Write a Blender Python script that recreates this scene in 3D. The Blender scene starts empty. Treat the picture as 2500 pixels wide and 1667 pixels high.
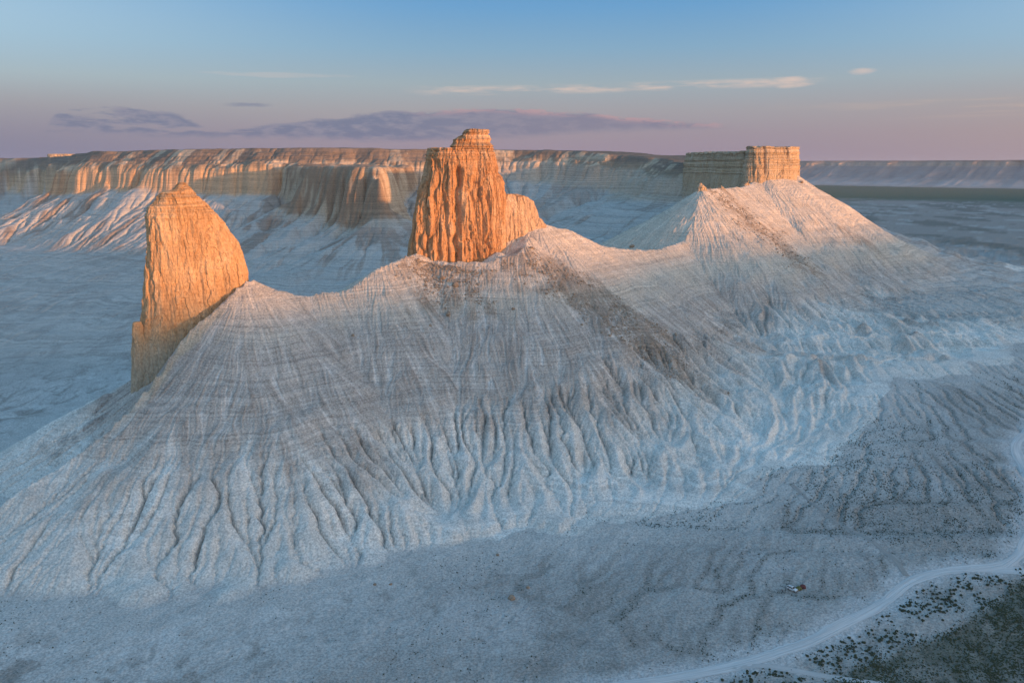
import bpy, bmesh, math, time
import numpy as np
from mathutils import Vector, Matrix

T0 = time.time()
R = math.radians
scene = bpy.context.scene

# ------------------------------------------------------------------ camera
CAM_Z = 190.0
PITCH = R(12.5)
FPX = 1947.0                        # focal length in pixels of the 2500 px wide photograph
cam_data = bpy.data.cameras.new("camera")
cam_data.sensor_width = 36.0
cam_data.lens = 36.0 * FPX / 2500.0
cam_data.clip_start = 1.0
cam_data.clip_end = 60000.0
cam = bpy.data.objects.new("camera", cam_data)
scene.collection.objects.link(cam)
cam.location = (0.0, 0.0, CAM_Z)
cam.rotation_euler = (math.pi / 2 - PITCH, 0.0, 0.0)
scene.camera = cam

# ------------------------------------------------------------------ sun, sky, exposure
SUN_AZ = R(-32.0)                   # direction to the sun, from +x towards +y
SUN_EL = R(3.2)
to_sun = Vector((math.cos(SUN_AZ) * math.cos(SUN_EL), math.sin(SUN_AZ) * math.cos(SUN_EL), math.sin(SUN_EL)))
sun_data = bpy.data.lights.new("sun", 'SUN')
sun_data.energy = 5.0
sun_data.angle = R(0.75)
sun_data.color = (1.0, 0.43, 0.15)
sun = bpy.data.objects.new("sun", sun_data)
scene.collection.objects.link(sun)
sun.location = (0, 0, 900)
sun.rotation_euler = to_sun.to_track_quat('Z', 'Y').to_euler()

scene.view_settings.view_transform = 'Standard'
scene.view_settings.look = 'None'
scene.view_settings.gamma = 1.0
scene.view_settings.exposure = 0.25
scene.view_settings.use_curve_mapping = False
scene.render.engine = 'CYCLES'
scene.cycles.use_denoising = True
scene.cycles.use_adaptive_sampling = True
scene.cycles.adaptive_threshold = 0.012
scene.cycles.max_bounces = 4
scene.cycles.diffuse_bounces = 2
scene.cycles.volume_bounces = 0


def srgb(r, g, b):
    out = []
    for c in (r, g, b):
        c /= 255.0
        out.append(c / 12.92 if c <= 0.04045 else ((c + 0.055) / 1.055) ** 2.4)
    return out


class NT:
    """small helper for writing node trees as expressions"""
    def __init__(self, tree):
        self.t = tree

    def new(self, kind, **kw):
        n = self.t.nodes.new(kind)
        for k, v in kw.items():
            setattr(n, k, v)
        return n

    def put(self, sock, v):
        if isinstance(v, bpy.types.NodeSocket):
            self.t.links.new(v, sock)
        elif v is not None:
            try:
                sock.default_value = v
            except Exception:
                sock.default_value = tuple(v) + (1.0,)

    def math(self, op, a, b=None, c=None, clamp=False):
        n = self.new('ShaderNodeMath', operation=op, use_clamp=clamp)
        self.put(n.inputs[0], a)
        if b is not None:
            self.put(n.inputs[1], b)
        if c is not None:
            self.put(n.inputs[2], c)
        return n.outputs[0]

    def step(self, x, lo, hi):
        n = self.new('ShaderNodeMapRange', interpolation_type='SMOOTHSTEP')
        self.put(n.inputs['Value'], x)
        n.inputs['From Min'].default_value = lo
        n.inputs['From Max'].default_value = hi
        return n.outputs['Result']

    def mix(self, f, a, b, mode='MIX'):
        n = self.new('ShaderNodeMix', data_type='RGBA', blend_type=mode)
        self.put(n.inputs[0], f)
        self.put(n.inputs[6], a if isinstance(a, bpy.types.NodeSocket) else tuple(a)[:3] + (1.0,))
        self.put(n.inputs[7], b if isinstance(b, bpy.types.NodeSocket) else tuple(b)[:3] + (1.0,))
        return n.outputs[2]

    def noise(self, vec, scale, detail=4.0, rough=0.55, dim='3D', out='Fac', lac=2.0):
        n = self.new('ShaderNodeTexNoise', noise_dimensions=dim)
        if vec is not None:
            self.t.links.new(vec, n.inputs['Vector'])
        n.inputs['Scale'].default_value = scale
        n.inputs['Detail'].default_value = detail
        n.inputs['Roughness'].default_value = rough
        n.inputs['Lacunarity'].default_value = lac
        return n.outputs[out]

    def vec(self, x, y, z):
        n = self.new('ShaderNodeCombineXYZ')
        for i, v in enumerate((x, y, z)):
            self.put(n.inputs[i], v)
        return n.outputs[0]

    def ramp(self, fac, stops, interp='LINEAR'):
        n = self.new('ShaderNodeValToRGB')
        n.color_ramp.interpolation = interp
        el = n.color_ramp.elements
        while len(el) < len(stops):
            el.new(0.5)
        for e, (p, c) in zip(el, stops):
            e.position = p
            e.color = tuple(c)[:3] + (1.0,)
        self.put(n.inputs[0], fac)
        return n.outputs[0]


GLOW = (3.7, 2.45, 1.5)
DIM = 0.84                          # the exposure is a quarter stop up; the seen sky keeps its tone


def build_world():
    w = bpy.data.worlds.new("World")
    scene.world = w
    w.use_nodes = True
    w.node_tree.nodes.clear()
    N = NT(w.node_tree)
    out = N.new('ShaderNodeOutputWorld')
    bg = N.new('ShaderNodeBackground')
    tc = N.new('ShaderNodeTexCoord')
    sep = N.new('ShaderNodeSeparateXYZ')
    N.t.links.new(tc.outputs['Generated'], sep.inputs[0])
    X, Y, Z = sep.outputs
    el = N.math('MULTIPLY', N.math('ARCSINE', Z), 180 / math.pi)          # elevation, degrees
    az = N.math('MULTIPLY', N.math('ARCTAN2', X, Y), 180 / math.pi)       # azimuth from +y, degrees
    # clear dusk sky: belt of lilac over the horizon, pale band, blue above
    f = N.math('DIVIDE', N.math('ADD', el, 5.0), 95.0, clamp=True)
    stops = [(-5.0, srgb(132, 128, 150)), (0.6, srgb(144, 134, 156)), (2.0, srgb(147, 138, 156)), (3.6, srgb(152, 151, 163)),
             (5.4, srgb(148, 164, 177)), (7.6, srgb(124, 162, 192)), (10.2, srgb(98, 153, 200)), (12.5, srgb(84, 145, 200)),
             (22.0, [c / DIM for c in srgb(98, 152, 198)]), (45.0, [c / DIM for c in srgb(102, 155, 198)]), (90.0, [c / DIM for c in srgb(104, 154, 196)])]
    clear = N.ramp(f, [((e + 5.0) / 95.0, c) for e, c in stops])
    # paler towards both sides, bluer low on the left, rosier low on the right
    rim = N.math('MULTIPLY', N.step(N.math('ABSOLUTE', N.math('SUBTRACT', az, 4.0)), 6.0, 46.0), N.step(el, 3.0, 9.0))
    rim = N.math('MULTIPLY', rim, N.math('SUBTRACT', 1.0, N.step(el, 12.0, 50.0)))
    clear = N.mix(N.math('MULTIPLY', rim, 0.6), clear, srgb(178, 206, 224))
    lowl = N.math('MULTIPLY', N.step(N.math('MULTIPLY', az, -1.0), 4.0, 36.0), N.math('SUBTRACT', 1.0, N.step(el, 0.3, 5.5)))
    clear = N.mix(N.math('MULTIPLY', lowl, 0.75), clear, srgb(104, 118, 152))
    lowr = N.math('MULTIPLY', N.step(az, 8.0, 50.0), N.math('SUBTRACT', 1.0, N.step(el, 1.5, 7.5)))
    clear = N.mix(N.math('MULTIPLY', lowr, 0.5), clear, srgb(182, 160, 152))
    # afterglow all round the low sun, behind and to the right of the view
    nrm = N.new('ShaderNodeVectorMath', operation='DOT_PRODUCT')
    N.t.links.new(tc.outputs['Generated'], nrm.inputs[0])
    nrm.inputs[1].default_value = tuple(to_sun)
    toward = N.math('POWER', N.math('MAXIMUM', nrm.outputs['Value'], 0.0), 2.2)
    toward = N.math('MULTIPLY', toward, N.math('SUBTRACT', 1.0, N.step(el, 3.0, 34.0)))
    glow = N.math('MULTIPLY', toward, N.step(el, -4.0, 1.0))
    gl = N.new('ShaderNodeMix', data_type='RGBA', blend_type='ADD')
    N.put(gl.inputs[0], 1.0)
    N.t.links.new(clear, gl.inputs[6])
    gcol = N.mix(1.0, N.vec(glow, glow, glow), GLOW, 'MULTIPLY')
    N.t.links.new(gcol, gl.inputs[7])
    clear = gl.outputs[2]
    # long violet cloud banks with ragged tops and flat bases
    v1 = N.vec(N.math('MULTIPLY', az, 0.22), N.math('MULTIPLY', el, 0.9), 3.1)
    v2 = N.vec(N.math('MULTIPLY', az, 0.7), N.math('MULTIPLY', el, 2.4), 7.7)
    n1 = N.noise(v1, 1.0, 3.0, 0.5)
    n2 = N.noise(v2, 1.0, 7.0, 0.62)
    wob = N.math('ADD', N.math('MULTIPLY', N.math('SUBTRACT', n1, 0.5), 0.7), N.math('MULTIPLY', N.math('SUBTRACT', n2, 0.5), 0.9))
    af = N.math('DIVIDE', N.math('ADD', az, 35.0), 70.0, clamp=True)

    def curve(pts):
        c = N.ramp(af, [((a + 35.0) / 70.0, (v / 10.0,) * 3) for a, v in pts], 'EASE')
        n = N.new('ShaderNodeSeparateColor'); N.t.links.new(c, n.inputs[0])
        return N.math('MULTIPLY', n.outputs[0], 10.0)
    hi = N.math('ADD', curve([(-34, 1.0), (-30, 1.7), (-28.5, 3.2), (-25.5, 3.6), (-22.5, 3.2), (-19.6, 2.2), (-17, 2.65), (-12, 3.15), (-8, 3.6),
                              (0, 3.75), (5, 3.55), (8, 3.05), (12, 2.85), (16, 2.3), (19, 1.2)]), wob)
    lo = N.math('ADD', curve([(-31, 2.0), (-20, 1.8), (-8, 1.6), (0, 1.85), (5, 2.2), (16, 2.45)]), N.math('MULTIPLY', wob, 0.35))
    d1 = N.math('SUBTRACT', hi, el)
    mask = N.math('MULTIPLY', N.step(d1, -0.06, 0.22), N.step(N.math('SUBTRACT', el, lo), -0.25, 0.35))
    gap = N.step(N.noise(N.vec(N.math('MULTIPLY', az, 0.25), N.math('MULTIPLY', el, 1.5), 12.0), 1.0, 4.0, 0.6), 0.36, 0.5)
    mask = N.math('MULTIPLY', mask, N.math('MAXIMUM', gap, N.step(az, -19.0, -14.0)))
    cloud_c = N.mix(N.step(n2, 0.40, 0.66), srgb(98, 111, 147), srgb(128, 130, 156))
    cloud_c = N.mix(N.math('MULTIPLY', N.step(az, -12.0, 6.0), 0.6), cloud_c, srgb(132, 127, 150))
    edge1 = N.math('MULTIPLY', N.math('SUBTRACT', 1.0, N.step(d1, 0.12, 0.5)), N.step(az, -9.0, -2.0))
    edge1 = N.math('MULTIPLY', edge1, N.step(n2, 0.4, 0.6))
    cloud_c = N.mix(N.math('MULTIPLY', edge1, 0.6), cloud_c, srgb(196, 152, 158))
    sky = N.mix(N.math('MULTIPLY', mask, 0.95), clear, cloud_c)
    # one thin dark streak
    ds = N.math('ABSOLUTE', N.math('SUBTRACT', el, N.math('ADD', 3.8, N.math('MULTIPLY', wob, 0.25))))
    sk = N.math('MULTIPLY', N.math('SUBTRACT', 1.0, N.step(ds, 0.03, 0.16)), N.math('MULTIPLY', N.step(az, -19.5, -18.0), N.math('SUBTRACT', 1.0, N.step(az, -17.2, -15.8))))
    sky = N.mix(N.math('MULTIPLY', sk, 0.7), sky, srgb(112, 122, 152))
    # thin sunlit streaks and puffs higher up
    v3 = N.vec(N.math('MULTIPLY', az, 0.30), N.math('MULTIPLY', el, 2.2), 1.3)
    n3 = N.noise(v3, 1.0, 6.0, 0.6)
    n4 = N.noise(N.vec(N.math('MULTIPLY', az, 0.16), 0.0, 2.3), 1.0, 2.0, 0.5)
    dist = N.math('ABSOLUTE', N.math('SUBTRACT', el, N.math('ADD', 5.0, N.math('MULTIPLY', az, 0.014))))
    band = N.math('SUBTRACT', 1.0, N.step(dist, 0.05, 0.42))
    spanw = N.math('MULTIPLY', N.step(az, -8.0, -4.5), N.math('SUBTRACT', 1.0, N.step(az, 18.5, 21.0)))
    st = N.math('MULTIPLY', N.math('MULTIPLY', band, spanw), N.step(N.math('ADD', n3, N.math('MULTIPLY', n4, 0.4)), 0.58, 0.92))
    def puff(a0, e0, wa, we):
        q = N.math('ADD', N.math('POWER', N.math('DIVIDE', N.math('SUBTRACT', az, a0), wa), 2.0), N.math('POWER', N.math('DIVIDE', N.math('SUBTRACT', el, e0), we), 2.0))
        q = N.math('ADD', q, N.math('MULTIPLY', N.math('SUBTRACT', n3, 0.5), 4.5))
        return N.math('SUBTRACT', 1.0, N.step(q, -0.3, 1.5))
    st = N.math('MAXIMUM', st, N.math('MULTIPLY', puff(18.2, 5.2, 1.5, 0.33), 1.0))
    st = N.math('MAXIMUM', st, N.math('MULTIPLY', puff(22.6, 5.75, 0.8, 0.22), 0.8))
    st = N.math('MAXIMUM', st, N.math('MULTIPLY', puff(-15.5, 5.75, 4.5, 0.16), 0.25))
    sky = N.mix(N.math('MULTIPLY', st, 0.68), sky, srgb(224, 194, 182))
    # pink wisps low on the right
    v5 = N.vec(N.math('MULTIPLY', az, 0.12), N.math('MULTIPLY', el, 2.4), 5.5)
    n5 = N.noise(v5, 1.0, 5.0, 0.6)
    band2 = N.math('SUBTRACT', 1.0, N.step(N.math('ABSOLUTE', N.math('SUBTRACT', el, 3.5)), 0.2, 0.9))
    wp = N.math('MULTIPLY', N.math('MULTIPLY', band2, N.step(az, 14.0, 30.0)), N.step(n5, 0.48, 0.72))
    sky = N.mix(N.math('MULTIPLY', wp, 0.5), sky, srgb(196, 170, 160))
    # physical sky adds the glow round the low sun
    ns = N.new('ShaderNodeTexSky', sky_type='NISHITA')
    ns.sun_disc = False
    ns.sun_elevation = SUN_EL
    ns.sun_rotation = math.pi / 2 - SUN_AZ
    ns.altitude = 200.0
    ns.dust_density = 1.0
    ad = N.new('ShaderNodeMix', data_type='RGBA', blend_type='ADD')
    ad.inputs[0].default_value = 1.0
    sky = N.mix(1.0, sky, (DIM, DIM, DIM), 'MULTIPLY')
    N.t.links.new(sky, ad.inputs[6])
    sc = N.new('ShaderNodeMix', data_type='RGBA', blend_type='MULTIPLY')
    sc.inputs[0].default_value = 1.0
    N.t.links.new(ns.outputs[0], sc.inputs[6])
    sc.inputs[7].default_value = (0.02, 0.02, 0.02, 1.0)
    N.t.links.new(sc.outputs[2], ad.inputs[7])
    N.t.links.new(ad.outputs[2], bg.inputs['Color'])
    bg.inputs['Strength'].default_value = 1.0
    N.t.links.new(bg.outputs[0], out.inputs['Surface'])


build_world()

# ------------------------------------------------------------------ numeric helpers
rng = np.random.default_rng(11)
_LAT = [rng.random((512, 512)).astype(np.float32) * 2 - 1 for _ in range(6)]
_LAT3 = rng.random((64, 64, 64)).astype(np.float32) * 2 - 1


def vnoise(x, y, seed=0):
    x = np.asarray(x, np.float32) + 37.13 * seed
    y = np.asarray(y, np.float32) + 91.7 * seed
    xi = np.floor(x).astype(np.int32); yi = np.floor(y).astype(np.int32)
    fx = x - xi; fy = y - yi
    fx = fx * fx * fx * (fx * (fx * 6 - 15) + 10); fy = fy * fy * fy * (fy * (fy * 6 - 15) + 10)
    L = _LAT[seed % 6]
    a = xi & 511; b = yi & 511; a1 = (xi + 1) & 511; b1 = (yi + 1) & 511
    return (L[a, b] * (1 - fx) + L[a1, b] * fx) * (1 - fy) + (L[a, b1] * (1 - fx) + L[a1, b1] * fx) * fy


def fbm(x, y, oct=4, seed=0, gain=0.5, lac=2.03):
    s = 0.0; a = 1.0; t = 0.0
    c, d = math.cos(0.6), math.sin(0.6)
    for o in range(oct):
        s = s + a * vnoise(x, y, seed + o)
        t += a; a *= gain
        x, y = (c * x - d * y) * lac, (d * x + c * y) * lac
    return s / t


def ridged(x, y, oct=3, seed=0):
    s = 0.0; a = 1.0; t = 0.0
    for o in range(oct):
        s = s + a * (1 - 2 * np.abs(vnoise(x, y, seed + o)))
        t += a; a *= 0.5
        x = x * 2.1; y = y * 2.1
    return s / t


def vnoise3(x, y, z):
    xi = np.floor(x).astype(np.int32); yi = np.floor(y).astype(np.int32); zi = np.floor(z).astype(np.int32)
    fx = x - xi; fy = y - yi; fz = z - zi
    fx = fx * fx * (3 - 2 * fx); fy = fy * fy * (3 - 2 * fy); fz = fz * fz * (3 - 2 * fz)
    a, b, c = xi & 63, yi & 63, zi & 63
    a1, b1, c1 = (xi + 1) & 63, (yi + 1) & 63, (zi + 1) & 63
    L = _LAT3
    def pl(k):
        return (L[a, b, k] * (1 - fx) + L[a1, b, k] * fx) * (1 - fy) + (L[a, b1, k] * (1 - fx) + L[a1, b1, k] * fx) * fy
    return pl(c) * (1 - fz) + pl(c1) * fz


def fbm3(x, y, z, oct=3, gain=0.5):
    s = 0.0; a = 1.0; t = 0.0
    for o in range(oct):
        s = s + a * vnoise3(x + 11.3 * o, y + 5.7 * o, z + 3.9 * o)
        t += a; a *= gain
        x, y, z = x * 2.07, y * 2.07, z * 2.07
    return s / t


def sstep(x, a, b):
    t = np.clip((x - a) / (b - a), 0, 1)
    return t * t * (3 - 2 * t)


def lerp(a, b, t):
    return a + (b - a) * t


CP, SP = math.cos(PITCH), math.sin(PITCH)


def ray(px, py):
    r = (px - 1250.0) / FPX; u = (833.5 - py) / FPX
    return r, CP + u * SP, -SP + u * CP


def at(px, py, Y):
    """world point seen at a photograph pixel, at distance Y ahead"""
    dx, dy, dz = ray(px, py)
    t = Y / dy
    return np.array((dx * t, Y, CAM_Z + dz * t))


def seg_dist(x, y, pts):
    """distance to a polyline and the interpolated extra columns at the nearest point"""
    pts = np.asarray(pts, float)
    best = None; ext = None
    cum = np.concatenate(([0], np.cumsum(np.hypot(*(pts[1:, :2] - pts[:-1, :2]).T))))
    for i in range(len(pts) - 1):
        a, b = pts[i], pts[i + 1]
        ab = b[:2] - a[:2]; L2 = float(ab @ ab) + 1e-9
        t = np.clip(((x - a[0]) * ab[0] + (y - a[1]) * ab[1]) / L2, 0, 1)
        d = np.hypot(x - a[0] - t * ab[0], y - a[1] - t * ab[1])
        e = [lerp(a[k], b[k], t) for k in range(2, pts.shape[1])] + [cum[i] + t * math.sqrt(L2)]
        if best is None:
            best = d; ext = e
        else:
            m = d < best
            best = np.where(m, d, best)
            ext = [np.where(m, n, o) for n, o in zip(e, ext)]
    return best, ext


def inside(x, y, poly):
    poly = np.asarray(poly, float)
    c = np.zeros(np.shape(x), bool)
    for i in range(len(poly)):
        x0, y0 = poly[i][:2]; x1, y1 = poly[i - 1][:2]
        if y0 == y1:
            continue
        c ^= ((y0 > y) != (y1 > y)) & (x < (x1 - x0) * (y - y0) / (y1 - y0) + x0)
    return c


def sample(grid, x0, y0, dx, x, y):
    """bilinear lookup of a [iy, ix] grid"""
    h, w = grid.shape
    fx = np.clip((x - x0) / dx, 0, w - 1.001); fy = np.clip((y - y0) / dx, 0, h - 1.001)
    ix = fx.astype(np.int32); iy = fy.astype(np.int32)
    fx = (fx - ix).astype(np.float32); fy = (fy - iy).astype(np.float32)
    g = grid
    return (g[iy, ix] * (1 - fx) + g[iy, ix + 1] * fx) * (1 - fy) + (g[iy + 1, ix] * (1 - fx) + g[iy + 1, ix + 1] * fx) * fy

# ------------------------------------------------------------------ landforms (height functions in metres)
def P(px, py, Y):
    return tuple(at(px, py, Y))

NOSE = [(-345, 425, -6), (-300, 472, 18), (-268, 505, 43), (-245, 513, 45), (-226, 521, 55), (-208, 531, 78)]
CREST = [P(600, 676, 541), P(640, 700, 544), P(740, 722, 549), P(850, 705, 566), P(930, 652, 592), P(985, 628, 610)]
CREST += [(-55, 648, 126), (-20, 655, 129), P(1313, 540, 672), P(1400, 562, 686), P(1470, 597, 702), P(1530, 607, 716),
          P(1600, 608, 738), P(1672, 588, 772), P(1700, 535, 802), P(1706, 490, 830), P(1712, 460, 850), P(1760, 459, 880),
          P(1808, 456, 905), P(1830, 446, 922), (305, 955, 180), (300, 1010, 178), (280, 1080, 170), (270, 1150, 160)]
SPUR_T = [(-14, 634, 124), (28, 606, 97), (76, 575, 66), (124, 545, 36), (160, 520, 12)]
SPUR_TL = [(-62, 632, 117), (-75, 590, 88), (-82, 550, 60)]
SPUR_M = [(292, 936, 177), (312, 952, 181), (338, 985, 181), (352, 1040, 176)]
SPUR_R = [(336, 968, 180), (395, 955, 132), (470, 950, 92), (570, 955, 62), (700, 965, 42), (860, 990, 26)]
APRON_T = [(-88, 622, 117), (-70, 619, 118), (-48, 616, 116.5), (-22, 617, 117), (4, 630, 124), (14, 650, 133)]
RIB = [(-170, 930, -3), (-172, 770, -3), (-176, 715, 30), (-180, 640, 66), (-180, 585, 92), (-180, 552, 108), (-180.6, 535.1, 112), (-186.9, 521, 104), (-194.1, 509.4, 96), (-200.4, 496.5, 88), (-205.8, 481.9, 78), (-210.7, 467.3, 67.5),
       (-216.7, 450.8, 57), (-220.7, 432, 49), (-229.8, 420.6, 40), (-247.4, 404.6, 28), (-263, 381.7, 18), (-276, 362, 9), (-300, 330, -3)]

def densify(pts, step=4.0):
    out = []
    for a, b in zip(pts[:-1], pts[1:]):
        a = np.array(a); b = np.array(b)
        n = max(1, int(np.hypot(*(b - a)[:2]) / step))
        out += [a + (b - a) * i / n for i in range(n)]
    out.append(np.array(pts[-1]))
    return np.array(out)

SKEL = []
for pts, k0, k1 in ((CREST, 1.98, 1.82), (SPUR_T, 1.72, 1.6), (SPUR_M, 1.8, 1.8), (SPUR_R, 1.8, 2.4), (APRON_T, 2.12, 1.95), (NOSE, 1.9, 1.9)):
    d = densify(pts)
    k = np.linspace(k0, k1, len(d))
    SKEL.append(np.column_stack((d, k, np.full(len(d), 1.0 if pts is NOSE else 0.0))))
SKEL = np.concatenate(SKEL)

RIM = [  # x, y, rim height, kind (0 = left wall with a long brown shoulder, 1 = bowl wall)
    (-2600, 2500, 205, 0), (-1500, 1980, 204, 0)]
for px, py, Y, k in ((0, 387, 1750, 0), (120, 384, 1700, 0), (225, 371, 1570, 0), (420, 366, 1470, 0), (600, 362, 1410, 0), (800, 360, 1390, 0.05),
                     (900, 362, 1400, 0.3), (1010, 365, 1405, 0.55), (1120, 364, 1420, 0.8), (1250, 366, 1430, 1), (1380, 368, 1420, 1),
                     (1470, 374, 1380, 1), (1560, 381, 1330, 1), (1620, 392, 1260, 1), (1662, 400, 1195, 1)):
    x, y, z = at(px, py, Y)
    RIM.append((x, y, z, k))
RIM += [(250, 1140, 192, 1), (285, 1150, 192, 1), (310, 1260, 195, 1), (380, 1500, 205, 1), (560, 1950, 210, 1), (900, 2600, 215, 1)]
def chaikin(p, it=2):
    p = np.array(p, float)
    for _ in range(it):
        q = [p[0]]
        for a, b in zip(p[:-1], p[1:]):
            q += [a * 0.75 + b * 0.25, a * 0.25 + b * 0.75]
        q.append(p[-1]); p = np.array(q)
    return p
RIM = [tuple(r) for r in chaikin(RIM, 2)]
RIM_POLY = [r[:2] for r in RIM] + [(900, 9000), (-2600, 9000)]

E_L = np.array([-400, -60, 0, 12, 48, 62, 76, 100, 250, 620, 860])
E_R = np.array([-400, -60, 0, 10, 26, 44, 58, 76, 330, 640, 900])


def H_ridge(x, y):
    """talus ridge: cones of debris under the crest line and its spurs, plus the low apron round them"""
    h = np.full(x.shape, -50.0, np.float32); ap = np.full(x.shape, -3.0, np.float32)
    wx = x + 4.5 * fbm(x / 60, y / 60, 3, 1); wy = y + 4.5 * fbm(x / 60 + 9, y / 60, 3, 2)
    scal = (1 + 0.05 * fbm(x / 22, y / 22, 3, 5)).astype(np.float32)
    dr, (zrib, _) = seg_dist(wx, wy, RIB)
    west = inside(wx, wy, [r[:2] for r in RIB] + [(-900, 330), (-900, 930)])
    cap = np.where(west, zrib - 0.95 * dr, 1e3).astype(np.float32)      # the face stops at the curved rib under the fang
    for sx, sy, sz, k, free in SKEL:
        d = np.hypot(wx - sx, wy - sy).astype(np.float32)
        L = max(k * sz, 6.0)
        q = np.clip(1 - d / L * scal, 0, 1)
        hc = (sz + 2) * q ** 1.14 - 2
        h = np.maximum(h, hc if free else np.minimum(hc, np.maximum(cap, -2)))
        ap = np.maximum(ap, -3 + 9.0 * np.clip(1 - d / (L + 210), 0, 1) ** 1.5)
    h = h + 1.8 * np.exp(-(dr / 3.2) ** 2) * (zrib > 12) * (wy < 530)
    return h, ap


def wall_off(s):
    return 20 * fbm(s / 120, s * 0, 3, 4), 9 * fbm(s / 70, s * 0 + 3, 3, 1)


def H_plateau(x, y):
    e, (zr, kind, s) = seg_dist(x, y, RIM)
    ins = inside(x, y, RIM_POLY)
    e = np.where(ins, -e, e).astype(np.float32)
    zr = zr.astype(np.float32)
    kind = sstep(x + 0.25 * (y - 1300), -330, 70).astype(np.float32)
    # scalloped cliffs: buttresses and bays
    mod = 0.4 + 1.2 * sstep(fbm(s / 130, e * 0, 2, 1), -0.3, 0.5)
    bay = 46 * fbm(s / 210, e / 600, 3, 3) + mod * (8 * ridged(s / 75, e / 70, 3, 4) + 9 * fbm(s / 38, e / 17, 3, 2))
    far = sstep(e, -60, 10)
    cb = vnoise(np.floor(s / 23 + 0.8 * fbm(s / 60, e / 40, 2, 3)), np.floor(s / 70) * 0 + 0.5, 2) + 0.6 * vnoise(np.floor(s / 9.5 + 0.8 * fbm(s / 30, e / 20, 2, 3)), s * 0 + 2.5, 3)
    ee = e + (bay + 2.6 * cb) * far
    offc = wall_off(s)
    z6l = np.clip(zr * 0 + 62, 0, 300)
    top = zr + 1.2 * fbm(x / 60, y / 60, 3, 5) + np.clip(-e, 0, 400) * 0.012
    def prof(E, Z):
        out = np.zeros_like(ee) + Z[0]
        for i in range(len(E) - 1):
            t = np.clip((ee - E[i]) / (E[i + 1] - E[i]), 0, 1)
            m = (ee >= E[i])
            out = np.where(m, lerp(Z[i], Z[i + 1], t), out)
        return out
    ZL = [top, top, zr, zr - 7, zr - 27 + offc[1], zr - 33 + offc[1], zr - 72 + offc[0], zr - 80 + offc[0], zr * 0 + 60, zr * 0 + 6, zr * 0 - 3]
    ZR = [top, top, zr, zr - 3, zr - 14, zr - 22 + 0.5 * offc[1], zr - 48 + 0.7 * offc[0], zr - 56 + 0.7 * offc[0], zr * 0 + 72, zr * 0 + 30, zr * 0 - 3]
    h = lerp(prof(E_L, ZL), prof(E_R, ZR), kind)
    return h, ee, zr, kind, s


# ---- erosion ---------------------------------------------------------------
def erode(h, dx, steps, K, D, rnd, thr=0.0, base=-3.0, mask=None, m=0.5, seed=5, amax=1200.0):
    ny, nx = h.shape
    n = h.size
    idx = np.arange(n, dtype=np.int32).reshape(ny, nx)
    r = np.random.default_rng(seed)
    offs = [(-1, -1), (-1, 0), (-1, 1), (0, -1), (0, 1), (1, -1), (1, 0), (1, 1)]
    A = None
    for it in range(steps):
        hp = np.pad(h, 1, mode='edge')
        best = np.zeros_like(h); rec = idx.copy(); drop = np.zeros_like(h)
        jit = r.random((ny, nx)).astype(np.float32)
        for k, (oy, ox) in enumerate(offs):
            L = dx * (1.41421 if oy and ox else 1.0)
            nb = hp[1 + oy:1 + oy + ny, 1 + ox:1 + ox + nx]
            dr = h - nb
            jit = np.modf(jit * 7.31 + 0.137)[0]
            s = dr / L * (1 + rnd * (jit - 0.5))
            mk = (s > best)
            mk[0, :] = mk[-1, :] = False; mk[:, 0] = mk[:, -1] = False
            best = np.where(mk, s, best); drop = np.where(mk, dr, drop)
            rec = np.where(mk, idx + oy * nx + ox, rec)
        # flow accumulation by pointer doubling
        A = np.ones(n + 1, np.float32); A[n] = 0
        rc = np.concatenate((rec.ravel(), [n])).astype(np.int32)
        rc[:n] = np.where(rc[:n] == np.arange(n, dtype=np.int32), n, rc[:n])
        for _ in range(11):
            add = np.bincount(rc, A, n + 1).astype(np.float32); add[n] = 0
            A = A + add
            rc = rc[rc]
        A2 = A[:n].reshape(ny, nx)
        e = np.maximum(K * (np.minimum(A2, amax) * dx * dx) ** m * best - thr, 0)
        if mask is not None:
            e = e * mask
        e = np.minimum(e, 0.45 * np.maximum(drop, 0))
        e = np.minimum(e, np.maximum(h - base, 0) * 0.5)
        h = h - e
        if D > 0:
            hp = np.pad(h, 1, mode='edge')
            lap = hp[:-2, 1:-1] + hp[2:, 1:-1] + hp[1:-1, :-2] + hp[1:-1, 2:] - 4 * h
            h = h + D * lap * (1 if mask is None else mask)
    return h.astype(np.float32), A2


def lic(h, dx, noise, n, stepm):
    """smear a noise field along the fall line: rills and debris streaks that run downhill"""
    gy, gx = np.gradient(h, dx)
    g = np.hypot(gx, gy) + 1e-6
    ux, uy = (-gx / g).astype(np.float32), (-gy / g).astype(np.float32)
    ny, nx = h.shape
    X, Y = np.meshgrid(np.arange(nx, dtype=np.float32), np.arange(ny, dtype=np.float32))
    acc = noise.copy(); w = 1.0
    for sg in (1, -1):
        x, y = X.copy(), Y.copy()
        for i in range(n):
            ix = np.clip(np.rint(x), 0, nx - 1).astype(np.int32); iy = np.clip(np.rint(y), 0, ny - 1).astype(np.int32)
            x += sg * ux[iy, ix] * stepm / dx; y += sg * uy[iy, ix] * stepm / dx
            acc = acc + sample(noise, 0, 0, 1.0, x, y); w += 1
    acc = acc / w
    return acc / (acc.std() + 1e-9)


def blur(h, n):
    for _ in range(n):
        hp = np.pad(h, 1, mode='edge')
        h = (hp[:-2, 1:-1] + hp[2:, 1:-1] + hp[1:-1, :-2] + hp[1:-1, 2:] + 4 * h) / 8
    return h


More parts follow.
